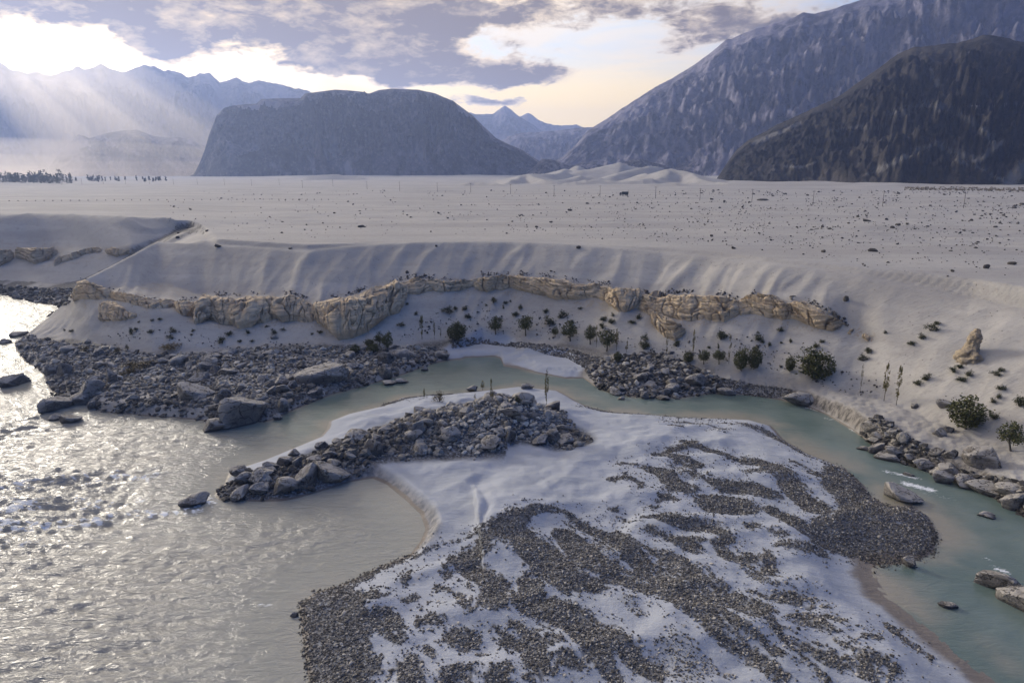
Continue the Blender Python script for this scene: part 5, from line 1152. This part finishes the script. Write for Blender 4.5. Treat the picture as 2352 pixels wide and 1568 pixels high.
# ================================================================ TREES AND SHRUBS
def mat_leaf(name, c0, c1):
    m, T, bs = material(name)
    pos = T.node('ShaderNodeNewGeometry').outputs['Position']
    rnd = T.node('ShaderNodeNewGeometry').outputs['Random Per Island']
    orr = T.node('ShaderNodeObjectInfo').outputs['Random']
    c = T.mix(rnd, c0, c1)
    c = T.mix(T.m('MULTIPLY', orr, .4), c, tuple(q*.7 for q in c1))
    T.put(bs.inputs['Base Color'], c); bs.inputs['Roughness'].default_value = .8; bs.inputs['Specular IOR Level'].default_value = .2
    return m
LEAF_W = mat_leaf('willow_leaf', (.055, .065, .028), (.115, .115, .050)); LEAF_P = mat_leaf('poplar_leaf', (.13, .12, .05), (.22, .185, .075))
LEAF_S = mat_leaf('shrub_leaf', (.028, .036, .018), (.070, .078, .038)); LEAF_B = mat_leaf('dry_shrub_leaf', (.10, .08, .045), (.20, .16, .09))
LEAF_F = mat_leaf('grove_leaf', (.030, .040, .022), (.065, .072, .036))
BARK = mat_plain('bark', (.06, .05, .042), (.12, .105, .09))
def tube(path, rad, n=6):
    P = np.array(path, float); V = []; F = []
    for i, p in enumerate(P):
        d = P[min(i+1, len(P)-1)]-P[max(i-1, 0)]; d /= np.linalg.norm(d)+1e-9
        a = np.cross(d, [0.3, 1, .1]); a /= np.linalg.norm(a); b = np.cross(d, a)
        for k in range(n):
            t = 2*math.pi*k/n; V.append(p+rad[i]*(math.cos(t)*a+math.sin(t)*b))
    for i in range(len(P)-1):
        for k in range(n): F.append([i*n+k, i*n+(k+1) % n, (i+1)*n+(k+1) % n, (i+1)*n+k])
    return np.array(V), np.array(F)
def join(parts):
    V = []; F = []; o = 0
    for v, f in parts: V.append(v); F.append(f+o); o += len(v)
    return np.concatenate(V), np.concatenate(F)
def leaves(C, size, r):
    n = len(C); a = r.normal(size=(n, 3)); a /= np.linalg.norm(a, axis=1, keepdims=True); b = np.cross(a, r.normal(size=(n, 3))); b /= np.linalg.norm(b, axis=1, keepdims=True)
    s = size*r.uniform(.6, 1.3, (n, 1)); a = a*s; b = b*s*.6
    V = np.stack([C-a, C+b*.9, C+a, C-b*.9], 1).reshape(-1, 3); return V, np.arange(n*4).reshape(-1, 4)
def willow(seed, low=False):
    r = np.random.default_rng(seed); th = .02 if low else .26
    lean = r.normal(0, .05, 2); parts = []; tips = []
    top = np.array([lean[0], lean[1], th+.12])
    parts.append(tube([(0, 0, -.06), (lean[0]*.5, lean[1]*.5, th*.6), top], [.045, .034, .03]))
    for k in range(8):
        t = k/8*6.28+r.uniform(-.3, .3); rr = r.uniform(.20, .40); z = r.uniform(.45, .92)
        if k < 2: rr *= .3; z = .95
        e = np.array([math.cos(t)*rr, math.sin(t)*rr, z]); mid = (top+e)/2+np.array([0, 0, -.03])
        parts.append(tube([top*.9, mid, e], [.02, .012, .005], 5)); tips += [e, mid+r.normal(0, .07, 3)]
    C = []
    for e in tips:
        nC = int(r.uniform(45, 70)); C.append(e+r.normal(size=(nC, 3))*np.array([.10, .10, .085]))
    NU = 1100 if low else 420
    u = r.normal(size=(NU, 3)); u /= np.linalg.norm(u, axis=1, keepdims=True); u *= r.uniform(.4, 1, (NU, 1))**.45
    C.append(np.array([lean[0], lean[1], .64 if not low else .5])+u*np.array([.44, .44, .33 if not low else .45]))
    C = np.concatenate(C); C = C[C[:, 2] > (.28 if not low else .02)]
    return join(parts), leaves(C, .042, r)
def poplar(seed, sparse=1.0):
    r = np.random.default_rng(seed); parts = [tube([(0, 0, -.04), (.01, 0, .5), (0, .01, .98)], [.014, .009, .002], 5)]; C = []
    for k in range(26):
        z = r.uniform(.16, .95); t = r.uniform(0, 6.28); w = .085*min(1, (z-.1)*4)*min(1, (1.05-z)*3)
        e = np.array([math.cos(t)*w, math.sin(t)*w, z+.07]); parts.append(tube([(0, 0, z), e*.6+np.array([0, 0, z])*.4, e], [.004, .003, .001], 4))
        C.append(e+r.normal(size=(int(20*sparse), 3))*np.array([.018, .018, .035]))
    return join(parts), leaves(np.concatenate(C), .024, r)
def shrub(seed):
    r = np.random.default_rng(seed); C = []; parts = []
    for k in range(9):
        q = r.uniform(0, 1)**.6*.38; t = r.uniform(0, 6.28); c = np.array([math.cos(t)*q, math.sin(t)*q*.8, r.uniform(.12, .72)*(1-q*1.4)]); C.append(c+r.normal(size=(int(r.uniform(25, 75)), 3))*np.array([.10, .10, .11])); parts.append(tube([(0, 0, -.1), c*.5, c], [.025, .016, .006], 4))
    C = np.concatenate(C); C[:, 2] = np.abs(C[:, 2]); return join(parts), leaves(C, .05, r)
def plant_proto(gen, seeds, leaf, nm, woody, **kw):
    out = []
    for s in seeds:
        (tv, tf), (lv, lf) = gen(s, **kw)
        out.append((mesh_np(woody, tv, tf, BARK, link=False), mesh_np('crown', lv, lf, leaf, smooth=False, link=False)))
    return out
WIL = plant_proto(willow, (1, 2, 3, 4), LEAF_W, 'willow', 'trunk'); WIB = plant_proto(willow, (11, 12, 13), LEAF_W, 'bush', 'trunk', low=True)
POP = plant_proto(poplar, (5, 6, 7), LEAF_P, 'poplar', 'trunk'); POS = plant_proto(poplar, (8, 9), LEAF_P, 'poplar', 'trunk', sparse=.45)
SHR = plant_proto(shrub, (21, 22, 23, 24), LEAF_S, 'shrub', 'stem'); SHB = plant_proto(shrub, (31, 32), LEAF_B, 'shrub', 'stem')
cnt = [0]
def plant(f, x, y, h, w, protos, name, label, cat, group, woody='trunk', flat=None):
    px, py = f(x, y); k = abs(f(1, 0)[0]-f(0, 0)[0]); gx, gy, gz, _ = hit(px, py); gx, gy, gz = float(gx[0]), float(gy[0]), float(gz[0])
    D = math.sqrt(gx*gx+gy*gy+(CAM_H-gz)**2); hm = h*k/FV*D*1.03; wm = w*k/FV*D
    gz = float(H(gx, gy)) if float(H(gx, gy)) > 0 else gz
    o = empty(name, (gx, gy, gz), rng.uniform(0, 6.3)); tag(o, label, cat, group)
    tr, cr = protos[cnt[0] % len(protos)]; cnt[0] += 1
    sx = wm/.92 if flat is None else wm; sc = (sx, sx, hm)
    obj(woody, tr, o, scale=sc); obj('crown', cr, o, scale=sc)
    return o
WILLOWS = [(V5,1005,866,105,95,'round willow with a straight trunk, left of the two on the back beach'),(V5,1200,877,122,98,'taller willow leaning a little on the back beach behind the spit'),(V5,1390,887,66,52,'smallest willow on the back beach'),(V5,1490,912,112,112,'broad willow right of the smallest one'),(V5,1620,932,112,86,'narrow willow beside the thin poplar on the back beach'),(V5,1727,977,128,124,'wide umbrella shaped willow in front on the back beach'),(V5,245,942,82,66,'dark willow left of the pointed one near the promontory'),(V5,305,987,122,78,'pointed dark willow by the promontory boulders'),
  (V6,268,1062,82,78,'small round willow, middle of three behind the far bank heap'),(V6,367,1062,82,82,'small round willow, right of three behind the far bank heap'),(VR,2225,872,215,185,'little willow with a bare trunk at the right edge')]
BUSHES = [(V5,765,915,118,128,'big round dark bush at the back of the inlet'),(V5,1800,1047,62,58,'low green bush on the far bank heap'),(V5,2260,1052,66,70,'yellow green bush behind the far bank heap, left of three'),(V6,515,1100,130,95,'left half of the double bush by the far channel'),(V6,590,1095,130,90,'right half of the double bush by the far channel'),(V6,830,1112,90,60,'slim bush against the largest bush'),(V6,962,1168,178,205,'largest dark bush at the foot of the right slope'),(V6,1980,1482,165,192,'large bush at the foot of the slope near the right edge'),(V5,90,992,50,66,'low dark bush at the upper promontory rocks'),(V5,220,988,56,84,'low dark bush under the pointed willow'),(V5,180,946,42,62,'dark bush below the fluted buttress'),(V5,595,1290,10,10,'')]
for i, (f, x, y, h, w, lab) in enumerate(WILLOWS): plant(f, x, y, h, w, WIL, 'willow_tree', lab, 'tree', 'willows at the foot of the bluff')
for i, (f, x, y, h, w, lab) in enumerate(BUSHES):
    if lab: plant(f, x, y, h, w, WIB, 'willow_bush', lab, 'bush', 'willow bushes at the foot of the bluff')
POPLARS = [(V5,525,902,155,42,POP,'tallest poplar left of the inlet'),(V5,605,897,112,24,POP,'thin poplar right of the tallest left one'),(V5,647,892,58,16,POP,'shortest thin poplar left of the inlet'),(V5,1660,952,142,26,POS,'thin bare poplar between two willows'),(V5,1790,972,134,38,POP,'yellow poplar right of the umbrella willow'),(V5,1855,987,72,32,POP,'short yellow poplar above the far bank heap'),(V5,2115,1012,134,30,POS,'bare poplar above the far bank heap'),(V5,2290,997,154,30,POS,'bare poplar below the leaning layered rock'),
  (V6,195,1012,155,26,POS,'bare poplar left of the three round willows'),(V6,430,1062,184,30,POS,'tall bare poplar right of the three round willows'),(V6,1285,1242,164,22,POS,'almost leafless poplar on the right slope foot'),(V6,1440,1302,208,52,POP,'left of the two dark poplars on the right sand'),(V6,1520,1327,224,46,POP,'right of the two dark poplars on the right sand'),(V5,1335,1345,240,44,POP,'tallest yellow poplar on the island ridge'),(V5,980,1335,172,40,POP,'yellow poplar in the middle of the island ridge'),(V5,870,1405,152,28,POS,'thin poplar low on the island ridge front'),(V5,540,1285,64,28,POP,'little poplar on the back of the island ridge'),(V5,920,1232,62,42,POP,'short poplar behind the island crest')]
for i, (f, x, y, h, w, pr, lab) in enumerate(POPLARS): plant(f, x, y, h, w*2.6, pr, 'poplar_tree', lab, 'tree', 'slim poplars of the river bank', flat=1)
SHRUBS = [(V5,x,y,w,h) for (x, y, w, h) in [(990,655,60,50),(1070,662,50,30),(1055,695,25,30),(1160,700,60,50),(1135,745,70,50),(1330,720,60,60),(1350,790,110,60),(1445,755,70,55),(1490,800,60,50),(820,755,60,45),(810,705,60,30),(690,720,90,45),(740,705,40,30),(430,672,30,26),(490,735,40,30),(385,808,60,35),(520,790,40,50),(1710,772,60,50),(1765,745,40,30),(1700,820,60,40),(1760,792,60,40),(1890,788,60,40),(1940,760,60,35),(1970,900,70,55),(1970,955,110,60),(1555,700,40,25),(940,680,26,20),(1100,655,20,16)]]
SHRUBS += [(V6,x,y,w,h) for (x, y, w, h) in [(380,890,100,65),(625,895,55,60),(650,915,40,40),(760,842,60,40),(830,918,30,36),(300,955,30,26),(360,955,26,40),(690,942,40,28),(1000,950,50,40),(1035,915,45,35),(1445,860,35,24),(1305,1035,55,45),(1335,985,55,45),(1620,930,60,40),(1680,890,70,50),(1745,835,80,50),(1785,800,40,28),(1660,1190,60,40),(1720,1160,80,50),(1895,1105,60,40),(1930,1085,50,30),(1950,1165,70,45),(2000,1130,70,45),(2165,1128,55,35),(2205,1105,50,30),(2210,1222,55,35),(2145,1305,55,35),(2180,1280,50,30),(2325,1325,80,70),(2165,1410,55,45),(90,940,70,48),(620,860,26,20),(770,925,22,18)]]
SHRUBS += [(V4,x,y,w,h) for (x, y, w, h) in [(470,848,40,25),(420,842,26,14),(860,860,45,50),(885,838,30,26),(980,855,55,32),(1125,845,55,40),(1105,890,45,34),(1040,772,35,20),(990,778,30,22),(775,722,50,22),(1260,848,30,18),(1245,872,25,18),(1490,868,60,38),(1610,858,50,28),(1450,918,80,28),(1560,918,35,18),(1640,914,45,22),(1780,858,60,34),(1840,838,35,20),(2080,858,50,28),(2030,866,30,24),(905,790,22,12),(1740,820,30,14)]]
for i, (f, x, y, w, h) in enumerate(SHRUBS):
    plant(f, x, y+h*.15, max(h*1.05, w*.62)*rng.uniform(.85, 1.2), w*rng.uniform(.8, 1.15), SHR, 'shrub', 'dark low shrub growing on the pale sand slope below the cliff' if f is not V6 or x < 1100 else 'dark shrub mat lying on the bare right hand sand slope', 'shrub', 'dark shrubs on the slope below the cliff' if f is not V6 or x < 1100 else 'dark shrub mats on the right hand slope', woody='stem', flat=1)
DRY = [(V4,850,1100,110,60,'left clump of the dry brown shrub patch in the promontory rocks'),(V4,950,1075,120,50,'right clump of the dry brown shrub patch in the promontory rocks'),(V4,830,1130,80,50,'lower clump of the dry brown shrub patch in the promontory rocks'),(V4,770,992,40,60,'upright straw coloured tuft at the foot of the left slope'),(V4,830,968,26,40,'slim straw tuft right of the upright one'),(V4,480,972,70,40,'straw coloured shrub at the left foot of the slope'),(V4,560,985,60,44,'straw shrub between the pale boulders'),(V4,1100,955,150,40,'wide grey brown shrub at the slope foot'),(V5,635,1305,70,90,'olive straggly shrub on the back of the island ridge'),(V5,850,1240,40,30,'brown tuft left of the island crest'),(V5,1145,1305,90,50,'dark brown shrub near the island crest')]
for i, (f, x, y, w, h, lab) in enumerate(DRY): plant(f, x, y, h, w*1.1, SHB if i != 10 else SHR, 'dry_shrub', lab, 'shrub', 'dry shrubs among the rocks', woody='stem', flat=1)

# grove on the far left horizon: one dark mass of tree tops
r_ = np.random.default_rng(55); C = []
for k in range(330):
    x = -90+r_.random()**1.5*470; dense = x < 165
    if not dense and r_.random() < .55: continue
    D = r_.uniform(1250, 1600) if dense else r_.uniform(1400, 1750); a = float(az_el(x, 400)[0]); hh = r_.uniform(9, 17)*(1 if dense else .55)*(1.25 if r_.random() > .85 else 1)
    w = hh*r_.uniform(.16, .34); c0 = np.array([D*math.sin(a), D*math.cos(a), 20.5]); n = 42
    t = r_.random(n)**.8; C.append(c0+np.stack([r_.normal(0, w*.5, n)*(1-.65*t), r_.normal(0, w*.5, n)*(1-.65*t), t*hh], 1))
v, f = leaves(np.concatenate(C), 1.35, r_)
tag(mesh_np('woodland', v, f, LEAF_F, smooth=False), 'dark poplar grove along the far left edge of the plain', kind='stuff')
C = []
xs = r_.uniform(2080, 2420, 420)
for x in xs:
    D = r_.uniform(800, 905); a = float(az_el(x, 430)[0]); gx, gy = D*math.sin(a), D*math.cos(a); C.append(np.array([gx, gy, float(H(gx, gy))+.4])+r_.normal(0, .55, (9, 3)))
v, f = leaves(np.concatenate(C), .6, r_)
tag(mesh_np('scrub', v, f, LEAF_B, smooth=False), 'thin olive scrub at the foot of the dark hill on the right', kind='stuff')

# ================================================================ POLES AND TRUCK
POLE_M = mat_plain('weathered_pole', (.10, .09, .08), (.17, .155, .14))
pv, pf = tube([(0, 0, -.3), (0, 0, 4), (0, 0, 8)], [.16, .13, .10], 8); POLE = mesh_np('shaft', pv, pf, POLE_M, link=False)
def boxes(L):
    V = []; F = []; o = 0
    for (cx, cy, cz, sx, sy, sz) in L:
        v = np.array([[cx+a*sx/2, cy+b*sy/2, cz+c*sz/2] for a in (-1, 1) for b in (-1, 1) for c in (-1, 1)]); V.append(v)
        F.append(np.array([[0, 1, 3, 2], [4, 6, 7, 5], [0, 4, 5, 1], [2, 3, 7, 6], [0, 2, 6, 4], [1, 5, 7, 3]])+o); o += 8
    return np.concatenate(V), np.concatenate(F)
ARM = mesh_np('crossarm', *boxes([(0, -.16, 7.6, 1.9, .12, .14), (-.85, -.16, 7.74, .08, .08, .14), (.85, -.16, 7.74, .08, .08, .14), (0, 0, 8.08, .09, .09, .2)]), POLE_M, smooth=False, link=False)
POLES = [(VS1,400,1188),(VS1,533,1192),(VS1,672,1190),(VS1,818,1190),(VS1,972,1191),(VS1,1130,1203),(VS1,1285,1203),(VS1,1461,1205),(VS1,1638,1210),(VS1,1818,1206),(VS1,1969,1223),(VS1,2167,1213),
         (VS2,168,1232),(VS2,380,1243),(VS2,625,1249),(VS2,842,1254),(VS2,1101,1262),(VS2,1384,1275),(VS2,1683,1285),(VS2,2044,1293),(VS2,2333,1306),(VS3,580,1318),(VS3,977,1333),(VS3,1430,1343),(VS3,1957,1355)]
PLAB = {0: 'utility pole nearest the left grove, first of the line', 24: 'utility pole at the right end of the line, tallest to see', 18: 'utility pole just left of the dark truck', 19: 'utility pole just right of the dark truck'}
pw = [hit(*f(x, y)) for f, x, y in POLES]
for i, q in enumerate(pw):
    gx, gy, gz = (float(q[k][0]) for k in range(3)); D = math.hypot(gx, gy)
    if D > 1100: gx, gy = gx*1100/D, gy*1100/D; gz = float(H(gx, gy))
    o = empty('utility_pole', (gx, gy, gz), -.2); tag(o, PLAB.get(i, 'thin utility pole, one of the line crossing the sand plain'), 'utility pole', 'utility poles crossing the plain')
    obj('shaft', POLE, o); obj('crossarm', ARM, o)
gx, gy, gz, _ = hit(*VS2(1838, 1273)); a = math.atan2(float(gx[0]), float(gy[0]))
tr = empty('truck', (float(gx[0]), float(gy[0]), float(gz[0])), -a); tag(tr, 'dark covered truck parked on the sand plain', 'truck')
TM = mat_plain('truck_canvas', (.045, .06, .055), (.075, .09, .08)); TC = mat_plain('truck_paint', (.05, .06, .06), (.08, .085, .085)); TY = mat_plain('tyre_rubber', (.02, .02, .02), (.03, .03, .03)); TG = mat_plain('dark_window', (.02, .025, .03), (.03, .035, .04)); TR = mat_plain('roof_sheet', (.28, .29, .28), (.36, .36, .35))
bm = bmesh.new(); bmesh.ops.create_cube(bm, size=1); bmesh.ops.scale(bm, vec=(5.0, 2.4, 1.9), verts=bm.verts); bmesh.ops.translate(bm, vec=(.9, 0, 1.95), verts=bm.verts); bmesh.ops.bevel(bm, geom=bm.edges[:], offset=.12, segments=2, affect='EDGES')
me = bpy.data.meshes.new('cargo_body'); bm.to_mesh(me); bm.free(); me.materials.append(TM); obj('cargo_body', me, tr)
obj('roof_sheet', mesh_np('roof_sheet', *boxes([(.9, 0, 2.94, 5.1, 2.5, .06)]), TR, smooth=False, link=False), tr)
bm = bmesh.new(); bmesh.ops.create_cube(bm, size=1); bmesh.ops.scale(bm, vec=(1.7, 2.2, 1.5), verts=bm.verts); bmesh.ops.translate(bm, vec=(-2.6, 0, 1.55), verts=bm.verts)
for v in bm.verts:
    if v.co.z > 2 and v.co.x < -3: v.co.x += .45
bmesh.ops.bevel(bm, geom=bm.edges[:], offset=.1, segments=2, affect='EDGES')
me = bpy.data.meshes.new('cab'); bm.to_mesh(me); bm.free(); me.materials.append(TC); cab = obj('cab', me, tr)
obj('side_window', mesh_np('side_window', *boxes([(-2.45, -1.11, 1.9, .8, .03, .5)]), TG, smooth=False, link=False), cab)
obj('chassis', mesh_np('chassis', *boxes([(0, 0, .8, 6.4, 1.2, .25)]), TC, smooth=False, link=False), tr)
wv, wf = tube([(0, -.15, 0), (0, -.14, 0), (0, .14, 0), (0, .15, 0)], [.2, .48, .48, .2], 16); WHEEL = mesh_np('wheel', wv, wf, TY, link=False)
for x in (-2.5, 1.6, 2.7):
    for y in (-1.0, 1.0): obj('wheel', WHEEL, tr, (x, y, .48))
# rock pinnacle on the right hand slope
def pinnacle():
    f = V6; (bx, by) = f(2045, 1040); gx, gy, gz, _ = hit(bx, by); gx, gy, gz = float(gx[0]), float(gy[0]), float(gz[0]); D = math.sqrt(gx*gx+gy*gy+(CAM_H-gz)**2); k = 1/2.8333/FV*D
    n, mrow = 40, 40; t = np.linspace(0, 6.2832, n, endpoint=False); v = np.linspace(0, 1, mrow); TT, VV = np.meshgrid(t, v)
    hgt = 190*k; w = 62*k*(1-VV)**.55*(1+.25*np.sin(VV*9))+.12
    w = w*(1+.45*fbm(np.cos(TT)*1.8+VV*4, np.sin(TT)*1.8+VV*3, 5, 77, .65)+.35*(ridged(np.cos(TT)*1.2+VV*1.5, np.sin(TT)*1.2+VV*5, 3, 76)-.5)) 
    lean = (VV*30-12)*k
    X = w*np.cos(TT)*.75+lean; Y = w*np.sin(TT)*1.1; Z = VV*hgt-.8+.25*fbm(TT*2, VV*6, 3, 78)
    X += gx; Y += gy+62*k
    V = np.stack([X, Y, Z+gz], -1).reshape(-1, 3); i = np.arange((mrow-1)*n); r0 = i//n; c0 = i % n
    F = np.stack([r0*n+c0, r0*n+(c0+1) % n, (r0+1)*n+(c0+1) % n, (r0+1)*n+c0], 1)
    o = mesh_np('rock_pinnacle', V, F, CLIFF_M, attrs={'crack': sstep(np.abs(fbm(TT*1.5, VV*4, 3, 79)), .12, 0).ravel()}); o['tint'] = .5
    tag(o, 'tan rock pinnacle standing on the right hand sand slope', 'rock pinnacle')
pinnacle()
# ================================================================ LABELS
def short(lab):
    w = lab
    for cut in (' in the ', ' on the ', ' at the ', ' standing ', ' lying ', ' of the ', ' beside the ', ' behind the ', ' below the ', ' between ', ' with ', ' next to ', ' against ', ' to see', ', '):
        k = w.find(cut)
        if k > 0 and len(w[:k].split()) >= 3: w = w[:k]
    return w
marks = []
for o in scene.objects:
    if o.parent is None and 'label' in o and (o.get('group') in ('river boulders that stand out', 'willows at the foot of the bluff', 'willow bushes at the foot of the bluff', 'slim poplars of the river bank', 'dry shrubs among the rocks') or o.name.startswith(('cliff', 'rock_pinnacle'))):
        p = np.array(o.location) if o.type == 'EMPTY' or o.name.startswith('boulder') else np.array([v.co[:] for v in o.data.vertices]).mean(0)
        marks.append((short(o['label'].replace(', part of the tan cliff', '')), p))
names = [m_[0] for m_ in marks]; marks = [m_ for m_ in marks if names.count(m_[0]) == 1]
MP = np.array([m_[1] for m_ in marks])
def view_xy(p):
    d = p-np.array([0, 0, CAM_H]); f = d[..., 1]*CP-d[..., 2]*SP; u = d[..., 1]*SP+d[..., 2]*CP
    return np.stack([1176+FV*d[..., 0]/f, 784-FV*u/f], -1)
MV = view_xy(MP); used = {o['label'] for o in scene.objects if 'label' in o}
def place_label(o, nouns):
    p = np.array(o.location); q = view_xy(p); order = np.argsort(np.hypot(*(MV-q).T))[:7]
    for noun in nouns:
        for k in order:
            dx, dy = q-MV[k]
            rel = ('just right of' if dx > 0 else 'just left of') if abs(dx) > abs(dy) else ('just below' if dy > 0 else 'just above')
            lab = noun+' '+rel+' the '+marks[k][0]
            if lab not in used and 4 <= len(lab.split()) <= 16:
                used.add(lab); o['label'] = lab; return
for o in list(scene.objects):
    g = o.get('group')
    if g in ('dark shrubs on the slope below the cliff', 'dark shrub mats on the right hand slope'): place_label(o, ['dark low shrub' if g.startswith('dark shrubs') else 'flat dark shrub mat'])
    elif g and g.startswith('rocks of the '):
        t = o.get('tone', .3); place_label(o, [('dark' if t < .22 else 'pale' if t > .5 else 'grey')+' boulder'])
